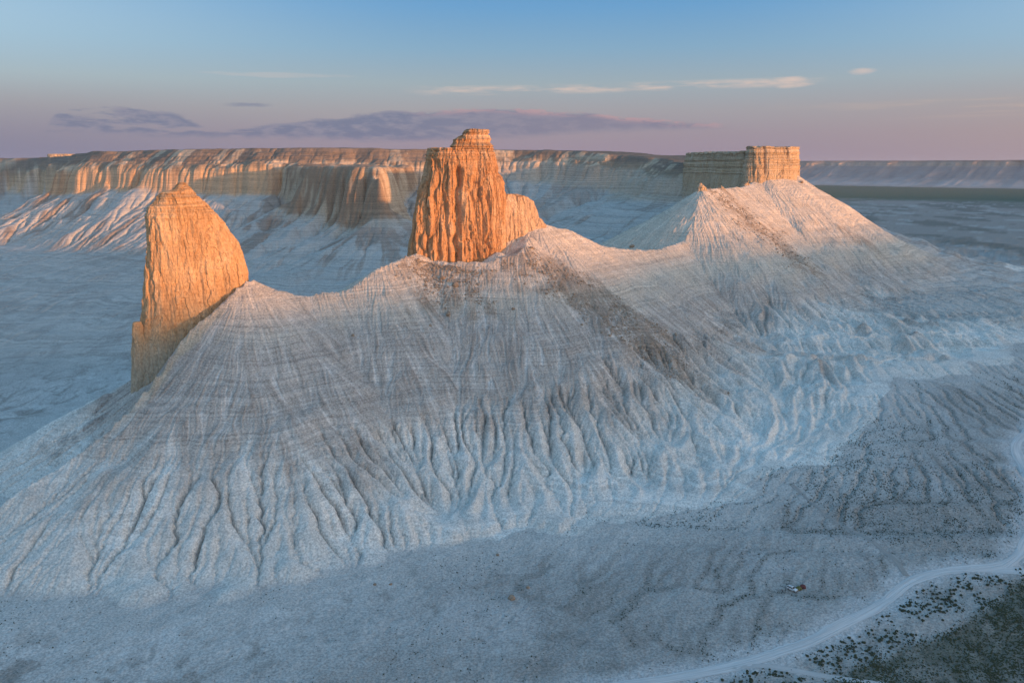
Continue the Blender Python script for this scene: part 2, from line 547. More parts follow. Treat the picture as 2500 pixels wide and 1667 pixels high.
# ---- near domain: ridge with its gullied apron (1.1 m cells)
G1 = dict(x0=-540.0, y0=240.0, dx=1.1, nx=1300, ny=800)
def grid_xy(G):
    return np.meshgrid((G['x0'] + G['dx'] * np.arange(G['nx'])).astype(np.float32), (G['y0'] + G['dx'] * np.arange(G['ny'])).astype(np.float32))

BENCH = [at(640, 390, 1420)[:2], at(700, 390, 1300)[:2], at(770, 395, 1235)[:2], at(860, 400, 1180)[:2], at(930, 405, 1150)[:2], at(962, 405, 1175)[:2],
         at(985, 405, 1260)[:2], at(1010, 400, 1420)[:2]]

def H_bench(x, y):
    """lower rock bench that juts out of the plateau wall left of the tower"""
    e, ex = seg_dist(x, y, np.vstack((BENCH, BENCH[:1])))
    e = np.where(inside(x, y, BENCH), -e, e)
    s = ex[-1]
    e = e + 8 + 22 * fbm(x / 55, y / 55, 4, 2) + 6 * ridged(s / 26, e / 40, 2, 1) + 3 * vnoise(np.floor(s / 8 + fbm(s / 20, e / 30, 2, 1)), s * 0 + 0.5, 4)
    E = [-80, 0, 6, 20, 34, 60, 210, 420]
    low = 110 + 16 * fbm(s / 45, s * 0, 2, 3)
    Z = [189 + 0 * e, 186 + 0 * e, 176 + 0 * e, low + 14, low, low - 12, 52 + 0 * e, -3 + 0 * e]
    out = Z[0] + 0
    for i in range(len(E) - 1):
        t = np.clip((e - E[i]) / (E[i + 1] - E[i]), 0, 1)
        out = np.where(e >= E[i], lerp(Z[i], Z[i + 1], t), out)
    return out.astype(np.float32), e.astype(np.float32)

def base_height(x, y):
    hr, ap = H_ridge(x, y)
    hp, ee, zr, kind, s = H_plateau(x, y)
    hb, eb = H_bench(x, y)
    bench = sstep(hb - hp, -1, 2)
    hp = np.maximum(hp, hb)
    lowl = np.maximum(ap, np.minimum(hp, 40) * 0 - 3)
    h = np.maximum(np.maximum(hr, lowl), hp)
    d = np.abs(hr - hp); h = h + np.clip(1 - d / 14, 0, 1) ** 2 * 3.5 * (np.minimum(hr, hp) > 0)
    return h, hr, ap, hp, ee, zr, kind, s, bench, eb

def grid_base(G, f):
    c = dict(G); c['dx'] = G['dx'] * f; c['nx'] = G['nx'] // f + 3; c['ny'] = G['ny'] // f + 3
    X, Y = grid_xy(c)
    out = base_height(X, Y)
    XX, YY = grid_xy(G)
    return [sample(np.asarray(o, np.float32), c['x0'], c['y0'], c['dx'], XX, YY) for o in out], XX, YY

(B1, X1, Y1) = grid_base(G1, 3)
hr1 = B1[1]; ee1 = B1[4]
B1[2] = blur(B1[2], 14)
h1 = lerp(blur(B1[0], 14), B1[0], np.clip(sstep(hr1, -1.95, 0.5) + sstep(B1[3], -2, 2), 0, 1))
h1 += 0.55 * fbm(X1 / 26, Y1 / 26, 4, 2) + 0.5 * fbm(X1 / 7, Y1 / 7, 3, 4) * sstep(hr1, 0, 12)
h1 += rng.random(h1.shape).astype(np.float32) * 0.25
ero_mask = np.clip(sstep(hr1, -1.0, 5.0) + 0.05 + 0.1 * (1 - sstep(X1, -120, 20)) + sstep(B1[3], 8, 30), 0, 1)
# the white lower beds are soft and gully deeply; the upper mantle only rills
soft = 0.05 + 0.95 * (1 - sstep(h1 + 8 * fbm(X1 / 30, Y1 / 30, 3, 3), 26 + 22 * sstep(X1, -40, 160), 46 + 30 * sstep(X1, -40, 160)))
_n0 = blur(rng.standard_normal(h1.shape).astype(np.float32), 8); _n0 /= _n0.std()
spur = lic(blur(h1, 24), G1['dx'], _n0, 20, 1.8)
_n0 = blur(rng.standard_normal(h1.shape).astype(np.float32), 5); _n0 /= _n0.std()
spur2 = lic(blur(h1, 24), G1['dx'], _n0, 14, 1.2)
amp = (0.4 + 2.0 * sstep(X1, -150, 0) + 1.3 * sstep(X1, 60, 220)) * (0.75 + 0.5 * fbm(X1 / 60, Y1 / 60, 2, 1)) * sstep(hr1, 1.0, 9.0) * (0.02 + 0.98 * (soft - 0.05) / 0.95)
h1 += amp * (np.minimum(np.abs(spur), 1.6) - 0.8) * 1.25 + 0.4 * amp * (np.minimum(np.abs(spur2), 1.6) - 0.8)
h0 = h1.copy()
side = 0.42 + 0.58 * sstep(X1, -150, 0) + 0.8 * sstep(X1, 60, 220)
h1, A1 = erode(h1, G1['dx'], 14, 0.055, 0.05, 0.8, thr=0.05, base=-2.5, mask=ero_mask * np.clip(soft * soft * side, 0, 1.8))
h1, A1 = erode(h1, G1['dx'], 10, 0.038, 0.008, 0.5, thr=0.033, base=-2.5, mask=np.clip(ero_mask * soft * side, 0, 1.7), seed=8)
h1 += (1.15 * (np.minimum(np.abs(spur2), 1.7) - 0.8) * sstep(X1, 60, 200) * sstep(hr1, 2.0, 9.0) * (1 - sstep(h1, 52, 74))).astype(np.float32)
cut1 = blur(h0, 3) - h1
hs = blur(h1, 4)
_n = rng.standard_normal(h1.shape).astype(np.float32)
fine1 = lic(hs, G1['dx'], _n, 17, 1.2)
_n2 = blur(rng.standard_normal(h1.shape).astype(np.float32), 14); _n2 /= _n2.std()
coarse1 = lic(blur(h1, 24), G1['dx'], _n2, 24, 2.8)
# finer rills on the near face of the ridge
G3 = dict(x0=-290.0, y0=370.0, dx=0.6, nx=1250, ny=960)
X3, Y3 = grid_xy(G3)
fine3 = lic(sample(hs, G1['x0'], G1['y0'], G1['dx'], X3, Y3), G3['dx'], rng.standard_normal(X3.shape).astype(np.float32), 12, 1.0)

def rills(x, y):
    f1 = sample(fine1, G1['x0'], G1['y0'], G1['dx'], x, y)
    f3 = sample(fine3, G3['x0'], G3['y0'], G3['dx'], x, y)
    w = sstep(x, -288, -260) * (1 - sstep(x, 425, 455)) * sstep(y, 372, 395) * (1 - sstep(y, 910, 940))
    return f1 * (1 - w) + (0.85 * f3 + 0.3 * f1) * w

# drainage lines of the plain: darker washes with rows of bushes
_hp = blur(h1, 3) + 0.22 * fbm(X1 / 11, Y1 / 11, 3, 5)
_, ACC = erode(_hp, G1['dx'], 1, 0.0, 0.0, 0.6, seed=3)
ACC = blur(ACC, 2)

def smear(mask, h, dx, n, stepm):
    """share of the slope lying uphill of each cell: how far white wash has been carried out on to the plain"""
    gy, gx = np.gradient(h, dx)
    g = np.hypot(gx, gy) + 1e-6
    ux, uy = (gx / g).astype(np.float32), (gy / g).astype(np.float32)
    ny, nx = h.shape
    x, y = np.meshgrid(np.arange(nx, dtype=np.float32), np.arange(ny, dtype=np.float32))
    acc = mask.copy()
    for i in range(n):
        ix = np.clip(np.rint(x), 0, nx - 1).astype(np.int32); iy = np.clip(np.rint(y), 0, ny - 1).astype(np.int32)
        x += ux[iy, ix] * stepm / dx; y += uy[iy, ix] * stepm / dx
        acc = acc + sample(mask, 0, 0, 1.0, x, y)
    return acc / (n + 1)
wash1 = smear(sstep(h1 - np.maximum(B1[2], -3), 0.5, 1.8) * (hr1 > -1.9), blur(np.maximum(B1[2], hr1), 6), G1['dx'], 16, 2.6)
print('near erosion', round(time.time() - T0, 1), float(cut1.max()))

# ---- far domain: the plateau wall and its bowl (2.6 m cells)
G2 = dict(x0=-1750.0, y0=640.0, dx=2.6, nx=950, ny=540)
(B2, X2, Y2) = grid_base(G2, 2)
h2 = B2[0].copy(); ee2 = B2[4]
wall = np.maximum(sstep(ee2, -30, 10), B2[8])
h2 += (3.2 * fbm(X2 / 34, Y2 / 34, 4, 1) + 2.4 * ridged(X2 / 17, Y2 / 17, 2, 2) * sstep(ee2, 30, 50) * (1 - sstep(ee2, 66, 80))) * wall * (1 - 0.9 * sstep(ee2, 130, 280)) + rng.random(h2.shape).astype(np.float32) * 0.5 * wall
_rel = h2 - B2[5]
_st = 6.5; _q = (_rel + 2.0 * fbm(X2 / 60, Y2 / 60, 2, 4)) / _st; _f = _q - np.floor(_q)
_ter = (np.floor(_q) + sstep(_f, 0.25, 0.75)) * _st
h2 += (_ter - _q * _st) * 0.7 * sstep(ee2, 0, 20) * (1 - sstep(ee2, 60, 80))
h02 = h2.copy()
h2, A2f = erode(h2, G2['dx'], 22, 0.030, 0.02, 0.8, thr=0.05, base=-2.5, mask=np.clip(wall * (0.1 + 0.72 * sstep(ee2, 66, 100)) + 0.02 + 0.12 * sstep(h2, 4, 40), 0, 1), amax=260.0)
cut2 = blur(h02, 2) - h2
fine2 = lic(blur(h2, 2), G2['dx'], rng.standard_normal(h2.shape).astype(np.float32), 16, 2.6)
_n2 = blur(rng.standard_normal(h2.shape).astype(np.float32), 8); _n2 /= _n2.std()
coarse2 = lic(blur(h2, 10), G2['dx'], _n2, 26, 4.0)
print('far erosion', round(time.time() - T0, 1), float(cut2.max()))


def w_near(x, y):
    a = sstep(x, G1['x0'] + 5, G1['x0'] + 70) * (1 - sstep(x, 740, 870)) * sstep(y, G1['y0'] + 3, G1['y0'] + 25) * (1 - sstep(y, 980, 1110))
    return a

def w_far(x, y):
    return sstep(x, G2['x0'] + 20, G2['x0'] + 120) * (1 - sstep(x, 560, 700)) * sstep(y, G2['y0'] + 10, G2['y0'] + 70) * (1 - sstep(y, 1900, 2030))

def plain_low(x, y):
    r = np.hypot(x, y)
    bad = sstep(x, 430, 620) * (1 - sstep(r, 1900, 2800)) * sstep(y, 420, 640)      # low badlands beyond the ridge
    b = bad * (13 * np.maximum(fbm(x / 190, y / 190, 3, 2), -0.1) + 9 * np.maximum(ridged(x / 85, y / 85, 3, 1), -0.2) + 1.5 * ridged(x / 22, y / 22, 2, 3))
    return -3.0 + 2.5 * fbm(x / 420, y / 420, 4, 3) * sstep(r, 700, 1500) + b

def height(x, y):
    x = np.asarray(x, np.float32); y = np.asarray(y, np.float32)
    g1 = sample(h1, G1['x0'], G1['y0'], G1['dx'], x, y)
    g2 = sample(h2, G2['x0'], G2['y0'], G2['dx'], x, y)
    a = w_near(x, y); b = w_far(x, y)
    rest = plain_low(x, y)
    return g1 * a + (1 - a) * (g2 * b + rest * (1 - b))

def hit(px, py, y0=260.0, y1=12000.0):
    """first point of the terrain along a photograph ray"""
    dx, dy, dz = ray(px, py)
    Y = np.concatenate((np.arange(y0, 2000, 1.0), np.linspace(2000, y1, 3000)))
    x = dx / dy * Y; z = CAM_Z + dz / dy * Y
    d = z - height(x, Y)
    i = int(np.argmax(d < 0)) if (d < 0).any() else len(Y) - 1
    if i > 0:
        t = d[i - 1] / (d[i - 1] - d[i] + 1e-9)
        yy = Y[i - 1] + (Y[i] - Y[i - 1]) * t
    else:
        yy = Y[i]
    xx = dx / dy * yy
    return np.array((xx, yy, float(height(np.array([xx]), np.array([yy]))[0])))

# ------------------------------------------------------------------ mesh helpers
col = scene.collection

def tag(o, label=None, cat=None, group=None, kind=None):
    if label: o['label'] = label
    if cat: o['category'] = cat
    if group: o['group'] = group
    if kind: o['kind'] = kind
    return o

def mesh_np(name, verts, quads=None, tris=None, smooth=True):
    me = bpy.data.meshes.new(name)
    verts = np.ascontiguousarray(verts, np.float32)
    me.vertices.add(len(verts)); me.vertices.foreach_set('co', verts.ravel())
    loops = []; starts = []; tot = 0
    if quads is not None and len(quads):
        q = np.asarray(quads, np.int32); loops.append(q.ravel()); starts.append(tot + 4 * np.arange(len(q))); tot += q.size
    if tris is not None and len(tris):
        t = np.asarray(tris, np.int32); loops.append(t.ravel()); starts.append(tot + 3 * np.arange(len(t))); tot += t.size
    loops = np.concatenate(loops).astype(np.int32); starts = np.concatenate(starts).astype(np.int32)
    me.loops.add(len(loops)); me.loops.foreach_set('vertex_index', loops)
    me.polygons.add(len(starts)); me.polygons.foreach_set('loop_start', starts)
    me.update(calc_edges=True)
    me.polygons.foreach_set('use_smooth', np.full(len(starts), smooth, bool))
    me.validate(verbose=False)
    return me

def add_obj(name, me, mat=None, parent=None, loc=None):
    o = bpy.data.objects.new(name, me)
    col.objects.link(o)
    if mat is not None and me is not None:
        me.materials.append(mat)
    if parent is not None:
        o.parent = parent
    if loc is not None:
        o.location = loc
    return o

def set_color(me, rgba):
    a = me.color_attributes.new('ground_color', 'FLOAT_COLOR', 'POINT')
    a.data.foreach_set('color', np.ascontiguousarray(rgba, np.float32).ravel())

def grid_quads(nr, nc, wrap=False):
    r = np.arange(nr - 1)[:, None] * nc
    c = np.arange(nc if wrap else nc - 1)[None, :]
    c1 = (c + 1) % nc
    return np.stack((r + c, r + c1, r + nc + c1, r + nc + c), -1).reshape(-1, 4)

# ------------------------------------------------------------------ materials
def principled(name, rough=0.9, spec=0.15):
    m = bpy.data.materials.new(name)
    m.use_nodes = True
    nt = m.node_tree; nt.nodes.clear()
    N = NT(nt)
    out = N.new('ShaderNodeOutputMaterial'); b = N.new('ShaderNodeBsdfPrincipled')
    b.inputs['Roughness'].default_value = rough
    b.inputs['Specular IOR Level'].default_value = spec
    nt.links.new(b.outputs[0], out.inputs[0])
    return m, N, b

def plain_mat(name, color, rough=0.6, spec=0.3, metal=0.0, var=0.12, scale=6.0):
    m, N, b = principled(name, rough, spec)
    g = N.new('ShaderNodeNewGeometry')
    n = N.noise(g.outputs['Position'], scale, 3.0)
    c = N.mix(n, [c * (1 - var) for c in color], [min(1, c * (1 + var)) for c in color])
    nt = m.node_tree
    nt.links.new(c, b.inputs['Base Color'])
    b.inputs['Metallic'].default_value = metal
    return m

def ground_mat():
    m, N, b = principled('eroded_chalk_ground', 0.95, 0.05)
    nt = m.node_tree
    g = N.new('ShaderNodeNewGeometry'); pos = g.outputs['Position']
    a = N.new('ShaderNodeVertexColor', layer_name='ground_color')
    sep = N.new('ShaderNodeSeparateXYZ'); nt.links.new(pos, sep.inputs[0])
    # thin level beds of harder and softer chalk
    nlow = N.noise(pos, 0.012, 3.0)
    zz = N.math('ADD', sep.outputs[2], N.math('MULTIPLY', nlow, 10.0))
    bed = N.noise(N.vec(N.math('MULTIPLY', sep.outputs[0], 0.004), N.math('MULTIPLY', sep.outputs[1], 0.004), N.math('MULTIPLY', zz, 1.0)), 1.0, 4.0, 0.7)
    bed = N.math('MULTIPLY', N.math('SUBTRACT', N.step(bed, 0.3, 0.7), 0.5), a.outputs['Alpha'])
    f1 = N.step(N.noise(pos, 1.0, 3.0, 0.75), 0.3, 0.7)
    f2 = N.noise(pos, 0.11, 4.0, 0.6)
    var = N.math('ADD', N.math('MULTIPLY', N.math('SUBTRACT', f1, 0.5), 0.62), N.math('MULTIPLY', N.math('SUBTRACT', f2, 0.5), 0.4))
    var = N.math('ADD', var, N.math('MULTIPLY', bed, 0.42))
    v = N.math('ADD', 1.0, var)
    c = N.mix(1.0, a.outputs['Color'], N.vec(v, v, v), 'MULTIPLY')
    nt.links.new(c, b.inputs['Base Color'])
    bp = N.new('ShaderNodeBump')
    bp.inputs['Strength'].default_value = 0.7
    bp.inputs['Distance'].default_value = 0.7
    hgt = N.math('ADD', N.math('MULTIPLY', N.noise(pos, 0.45, 6.0, 0.65), 1.0), N.math('MULTIPLY', bed, 0.25))
    nt.links.new(hgt, bp.inputs['Height'])
    nt.links.new(bp.outputs[0], b.inputs['Normal'])
    return m

def rock_mat(name, base, dark, pale, low, z_low, z_high, z_bed, streak=0.5):
    """cliff rock: stained vertical streaks, level beds in the cap, paler grey towards the foot"""
    m, N, b = principled(name, 0.92, 0.08)
    nt = m.node_tree
    g = N.new('ShaderNodeNewGeometry'); pos = g.outputs['Position']
    sep = N.new('ShaderNodeSeparateXYZ'); nt.links.new(pos, sep.inputs[0])
    X, Y, Z = sep.outputs
    st = N.noise(N.vec(N.math('MULTIPLY', X, 0.28), N.math('MULTIPLY', Y, 0.28), N.math('MULTIPLY', Z, 0.035)), 1.0, 6.0, 0.65)
    st2 = N.noise(N.vec(N.math('MULTIPLY', X, 0.06), N.math('MULTIPLY', Y, 0.06), N.math('MULTIPLY', Z, 0.03)), 1.0, 4.0, 0.6)
    patch = N.noise(pos, 0.05, 5.0, 0.6)
    bedn = N.noise(N.vec(N.math('MULTIPLY', X, 0.01), N.math('MULTIPLY', Y, 0.01), N.math('MULTIPLY', Z, 0.55)), 1.0, 5.0, 0.75)
    c = N.mix(N.math('MULTIPLY', N.step(st, 0.35, 0.72), streak), base, dark)
    c = N.mix(N.math('MULTIPLY', N.step(st2, 0.48, 0.7), 0.6), c, pale)
    c = N.mix(N.math('MULTIPLY', N.step(patch, 0.5, 0.7), 0.45), c, dark)
    zl = N.math('ADD', Z, N.math('MULTIPLY', N.math('SUBTRACT', st, 0.5), 40.0))
    c = N.mix(N.math('MULTIPLY', N.math('SUBTRACT', 1.0, N.step(zl, z_low, z_high)), 0.9), c, low)
    bed = N.math('MULTIPLY', N.math('SUBTRACT', N.step(bedn, 0.32, 0.66), 0.5), N.math('ADD', 0.1, N.math('MULTIPLY', N.step(Z, z_bed - 10.0, z_bed + 4.0), 0.5)))
    f1 = N.step(N.noise(N.vec(X, Y, N.math('MULTIPLY', Z, 0.6)), 0.9, 3.0, 0.75), 0.3, 0.7)
    v = N.math('ADD', N.math('ADD', 1.0, bed), N.math('MULTIPLY', N.math('SUBTRACT', f1, 0.5), 0.42))
    c = N.mix(1.0, c, N.vec(v, v, v), 'MULTIPLY')
    nt.links.new(c, b.inputs['Base Color'])
    bp = N.new('ShaderNodeBump')
    bp.inputs['Strength'].default_value = 0.8
    bp.inputs['Distance'].default_value = 1.1
    hgt = N.math('ADD', N.math('MULTIPLY', N.noise(pos, 0.5, 7.0, 0.68), 1.0), N.math('ADD', N.math('MULTIPLY', bed, 0.8), N.math('MULTIPLY', st, 0.9)))
    nt.links.new(hgt, bp.inputs['Height'])
    nt.links.new(bp.outputs[0], b.inputs['Normal'])
    return m

# ------------------------------------------------------------------ roads and regions on the plain (found once, in world metres)
def line_on_plain(pix):
    return np.array([hit(*p)[:2] for p in pix])

ROAD = line_on_plain([(1290, 1700), (1480, 1680), (1650, 1655), (1806, 1622), (1884, 1597), (1963, 1572), (2041, 1535), (2119, 1495), (2171, 1463), (2202, 1433),
                      (2249, 1407), (2301, 1393), (2353, 1388), (2431, 1386), (2468, 1372), (2500, 1340), (2530, 1275), (2518, 1185), (2488, 1120),
                      (2478, 1090), (2500, 1060), (2570, 1005), (2680, 960)])
TRACK = line_on_plain([(2213, 1405), (2190, 1370), (2150, 1335), (2110, 1308), (2065, 1285), (2000, 1245), (1930, 1180)])
TRACK_LOW = line_on_plain([(1760, 1634), (1848, 1620), (1930, 1634), (2015, 1650), (2140, 1667), (2300, 1690)])
SCRUB = line_on_plain([(1960, 1700), (2060, 1640), (2180, 1590), (2300, 1545), (2385, 1500), (2440, 1460), (2470, 1428), (2520, 1405), (2700, 1390), (2800, 1700)])

def smooth_line(pts, step=2.0, it=3):
    p = np.asarray(pts, float)
    for _ in range(it):
        q = [p[0]]
        for a, b in zip(p[:-1], p[1:]):
            q += [a * 0.75 + b * 0.25, a * 0.25 + b * 0.75]
        q.append(p[-1]); p = np.array(q)
    d = np.concatenate(([0], np.cumsum(np.hypot(*(p[1:] - p[:-1]).T))))
    n = int(d[-1] / step)
    t = np.linspace(0, d[-1], n)
    return np.column_stack((np.interp(t, d, p[:, 0]), np.interp(t, d, p[:, 1])))

ROAD_S = smooth_line(ROAD); TRACK_S = smooth_line(TRACK); LOW_S = smooth_line(TRACK_LOW)

def line_dist(x, y, pts, stride=2):
    p = pts[::stride]
    x = np.asarray(x, np.float32); y = np.asarray(y, np.float32)
    d = np.full(x.shape, 1e9, np.float32)
    lo = p.min(0) - 60; hi = p.max(0) + 60
    m = (x > lo[0]) & (x < hi[0]) & (y > lo[1]) & (y < hi[1])
    xs, ys = x[m], y[m]
    dd = np.full(xs.shape, 1e9, np.float32)
    for a in p:
        dd = np.minimum(dd, (xs - a[0]) ** 2 + (ys - a[1]) ** 2)
    d[m] = np.sqrt(dd)
    return d

def capsule(x, y, pix, width, seed):
    pts = np.array([hit(*p)[:2] for p in pix])
    d, _ = seg_dist(x, y, pts)
    n = fbm(x / 14, y / 14, 4, seed) + 0.6 * fbm(x / 40, y / 40, 2, seed)
    return 1 - sstep(d + 0.75 * width * n, width * 0.2, width)

BELT = np.array([hit(*q)[:2] for q in ((1880, 1060), (2050, 1130), (2200, 1240), (2400, 1300), (2520, 1330))])
BELT2 = np.array([hit(*q)[:2] for q in ((2150, 1060), (2350, 1170), (2520, 1220))])

def ground_color(x, y, z):
    x = x.astype(np.float32); y = y.astype(np.float32); z = z.astype(np.float32)
    a = w_near(x, y); b = w_far(x, y)
    S = lambda g, G: sample(g, G['x0'], G['y0'], G['dx'], x, y)
    fine = rills(x, y) * a + S(fine2, G2) * (1 - a) * b
    coarse = S(coarse1, G1) * a + S(coarse2, G2) * (1 - a) * b
    cut = S(cut1, G1) * a + S(cut2, G2) * (1 - a) * b * 0.5
    hr = np.where((x > G1['x0']) & (x < G1['x0'] + 1420) & (y < 1115), S(B1[1], G1), -50)
    hp = S(B2[3], G2) * b - 3 * (1 - b)
    ee = np.where(b > 0.01, S(B2[4], G2), 2000.0)
    kind = S(B2[6], G2); zr = S(B2[5], G2)
    shape = x.shape
    def C(r, g, bb):
        return np.array((r, g, bb), np.float32)
    def mixc(c, d, t):
        return c + (d - c) * np.clip(t, 0, 1)[..., None]
    big = fbm(x / 55, y / 55, 4, 2); mid = fbm(x / 12, y / 12, 4, 5)
    # plain
    c = np.zeros(shape + (3,), np.float32) + C(.385, .374, .35)
    c = mixc(c, C(.30, .278, .25), sstep(0.7 * big + 0.5 * mid + 0.2 * coarse + 0.12 * fine, -0.2, 0.7))
    c = mixc(c, C(.45, .44, .42), sstep(-big + 0.35 * mid + 0.16 * coarse, 0.22, 0.6) * 0.8)
    c *= (1 + 0.06 * np.clip(fine, -2, 2) * a)[..., None]
    ap = S(B1[2], G1) * a
    c = mixc(c, C(.47, .46, .44), sstep(ap + 0.8 * coarse + 0.4 * fine + 1.6 * big, -1.6, 1.6) * (0.5 + 0.4 * sstep(x, 130, 240)) * a)
    lf = (1 - sstep(x + 30 * big, -120, 20)) * a
    c = mixc(c, C(.52, .505, .475), lf * sstep(ap, -2.9, 0.0) * 0.85)
    c = mixc(c, C(.36, .33, .295), lf * sstep(0.7 * coarse + 0.8 * fine + big, 0.5, 1.8) * 0.7)
    c *= (1 - 0.07 * np.clip(fine, -2, 2) * lf)[..., None]
    # far plain: greener steppe band and dull flats
    dist = np.hypot(x, y)
    far = sstep(dist + 250 * fbm(x / 200, y / 200, 3, 2), 1150, 1900) * (1 - b)
    fs = fbm(x / 130, y / 260, 6, 1, 0.6)
    cf = np.zeros(shape + (3,), np.float32) + C(.33, .295, .26)
    cf = mixc(cf, C(.185, .175, .145), sstep(fs, 0.02, 0.3) * 0.85)
    cf = mixc(cf, C(.46, .44, .41), sstep(fbm(x / 70, y / 150, 5, 3, 0.6), 0.12, 0.34) * 0.7)
    steppe = sstep(dist + 700 * fbm(x / 900, y / 900, 3, 4), 4300, 5000)
    cf = mixc(cf, C(.07, .115, .07), steppe)
    c = mixc(c, cf, far)
    chn = sstep(np.log(np.maximum(S(ACC, G1), 0) + 1), 2.2, 4.4) * a
    c = mixc(c, C(.25, .232, .205), chn * 0.55)
    bl, _ = seg_dist(x, y, BELT)
    bl2, _ = seg_dist(x, y, BELT2)
    bw = np.maximum(1 - sstep(bl + 20 * big + 5 * coarse, 8, 50), 0.7 * (1 - sstep(bl2 + 16 * big + 5 * coarse, 6, 36))) * a
    c = mixc(c, C(.265, .243, .215), bw * 0.45)
    # ridge slopes
    on = sstep(z - np.maximum(S(B1[2], G1), -3) + 0.5 * mid, 0.5, 1.8) * (hr > -1.9)
    zb = 30 + 24 * sstep(x, -40, 180) + 14 * sstep(x, 160, 300) + 9 * big + 7 * coarse + 3 * fine
    white = np.zeros(shape + (3,), np.float32) + C(.635, .608, .555)
    white = mixc(white, C(.70, .675, .62), sstep(big + 0.1 * coarse, -0.1, 0.4))
    white = mixc(white, C(.42, .395, .36), sstep(cut, 1.6, 4.5) * 0.55)
    mantle = np.zeros(shape + (3,), np.float32) + C(.455, .408, .36)
    mantle = mixc(mantle, C(.355, .30, .255), sstep(coarse, -0.2, 1.3) * 0.55)
    mantle = mixc(mantle, C(.53, .50, .465), sstep(-fine - 0.1 * coarse, 0.5, 1.8) * 0.55)
    mantle *= (1 - 0.17 * np.clip(fine, -2, 2))[..., None]
    crest = np.zeros(shape + (3,), np.float32) + C(.57, .495, .405)
    crest *= (1 - 0.11 * np.clip(fine, -2, 2))[..., None]
    t = sstep(z - zb, -9, 9)
    cr = mixc(white, mantle, t)
    cr = mixc(cr, crest, sstep(z + 8 * big + 3 * coarse, 74, 100))
    # fallen brown debris below the cliffs
    deb = np.maximum(capsule(x, y, [(1010, 650), (1060, 672), (1075, 740)], 26, 1), 0)
    deb = np.maximum(deb, capsule(x, y, [(1120, 672), (1165, 690), (1180, 760)], 15, 2))
    deb = np.maximum(deb, capsule(x, y, [(1280, 630), (1330, 670), (1440, 745), (1560, 830), (1690, 925)], 30, 3))
    deb = np.maximum(deb, capsule(x, y, [(1350, 650), (1500, 745), (1640, 830)], 15, 4))
    deb = np.maximum(deb, capsule(x, y, [(1760, 478), (1810, 520), (1870, 575), (1960, 640)], 34, 5))
    deb = np.maximum(deb, 0.8 * capsule(x, y, [(1960, 500), (2030, 545), (2120, 600)], 14, 1))
    deb = deb * sstep(0.9 * fbm(x / 5, y / 5, 3, 3) + 0.35 * coarse + 0.25 * fine, -0.8, 0.2)
    cr = mixc(cr, np.zeros(shape + (3,), np.float32) + C(.28, .215, .16) * (1 + 0.3 * mid)[..., None], deb * 0.68)
    rib = capsule(x, y, [(520, 768), (480, 805), (440, 856), (400, 912), (350, 970), (300, 1025), (240, 1080)], 7, 2)
    cr = mixc(cr, C(.50, .40, .28), rib * 0.7 * sstep(z, 38, 70))
    blu = capsule(x, y, [(300, 960), (220, 1040), (150, 1090)], 20, 2) * sstep(fbm(x / 4, y / 4, 3, 1) + 0.3 * fine, 0, 0.3)
    cr = mixc(cr, C(.25, .22, .2), blu * 0.6)
    wash = S(wash1, G1) * a
    c = mixc(c, C(.52, .50, .465), np.clip(wash * 1.5 + 0.10 * coarse * (wash > 0.02) + 0.12 * fine * (wash > 0.02), 0, 1) * (0.88 - 0.12 * sstep(x, 120, 260)))
    c = mixc(c, cr, on * a)
    # plateau wall
    onp = sstep(hp - np.maximum(hr, 0) + 3 * mid, 2.0, 7.0) * b
    tal = np.zeros(shape + (3,), np.float32) + C(.465, .445, .41)
    tal = mixc(tal, C(.31, .25, .205), sstep(coarse + 0.35 * fine + 0.8 * sstep(-cut, 0, 4), 0.15, 0.9) * sstep(z, 40, 80) * (0.9 - 0.35 * kind))
    tal = mixc(tal, C(.40, .375, .345), (1 - sstep(z, 30, 70)) * sstep(0.5 * coarse + 0.5 * fine + 1.2 * fbm(x / 45, y / 45, 4, 3), -0.2, 0.9))
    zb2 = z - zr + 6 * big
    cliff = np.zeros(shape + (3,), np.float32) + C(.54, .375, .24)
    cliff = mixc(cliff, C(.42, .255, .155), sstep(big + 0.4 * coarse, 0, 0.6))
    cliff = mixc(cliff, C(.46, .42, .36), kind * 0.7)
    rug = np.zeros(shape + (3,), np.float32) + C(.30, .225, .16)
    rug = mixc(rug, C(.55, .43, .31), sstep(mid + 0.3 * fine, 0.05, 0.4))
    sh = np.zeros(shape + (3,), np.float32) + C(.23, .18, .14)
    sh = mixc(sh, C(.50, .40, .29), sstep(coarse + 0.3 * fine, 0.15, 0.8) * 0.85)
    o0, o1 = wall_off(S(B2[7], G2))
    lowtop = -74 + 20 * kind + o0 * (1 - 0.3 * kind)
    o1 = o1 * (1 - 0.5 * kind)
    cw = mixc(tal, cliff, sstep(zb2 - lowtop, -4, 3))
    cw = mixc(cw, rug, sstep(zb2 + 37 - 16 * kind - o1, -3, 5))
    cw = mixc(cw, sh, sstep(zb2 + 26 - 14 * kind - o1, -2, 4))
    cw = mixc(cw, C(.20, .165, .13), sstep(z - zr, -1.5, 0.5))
    bn = S(B2[8], G2); eb = S(B2[9], G2)
    cb = mixc(np.zeros(shape + (3,), np.float32) + C(.30, .215, .15), C(.46, .37, .27), sstep(big + mid + 0.2 * fine, -0.1, 0.5))
    cb = mixc(cb, C(.46, .42, .36), sstep(eb + 8 * mid, 24, 40))
    cb = mixc(cb, tal, sstep(eb + 10 * mid, 34, 58))
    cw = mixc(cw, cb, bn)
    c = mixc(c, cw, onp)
    # scrub soil, pale verge of the road
    near = (y < 800) & (x > 0)
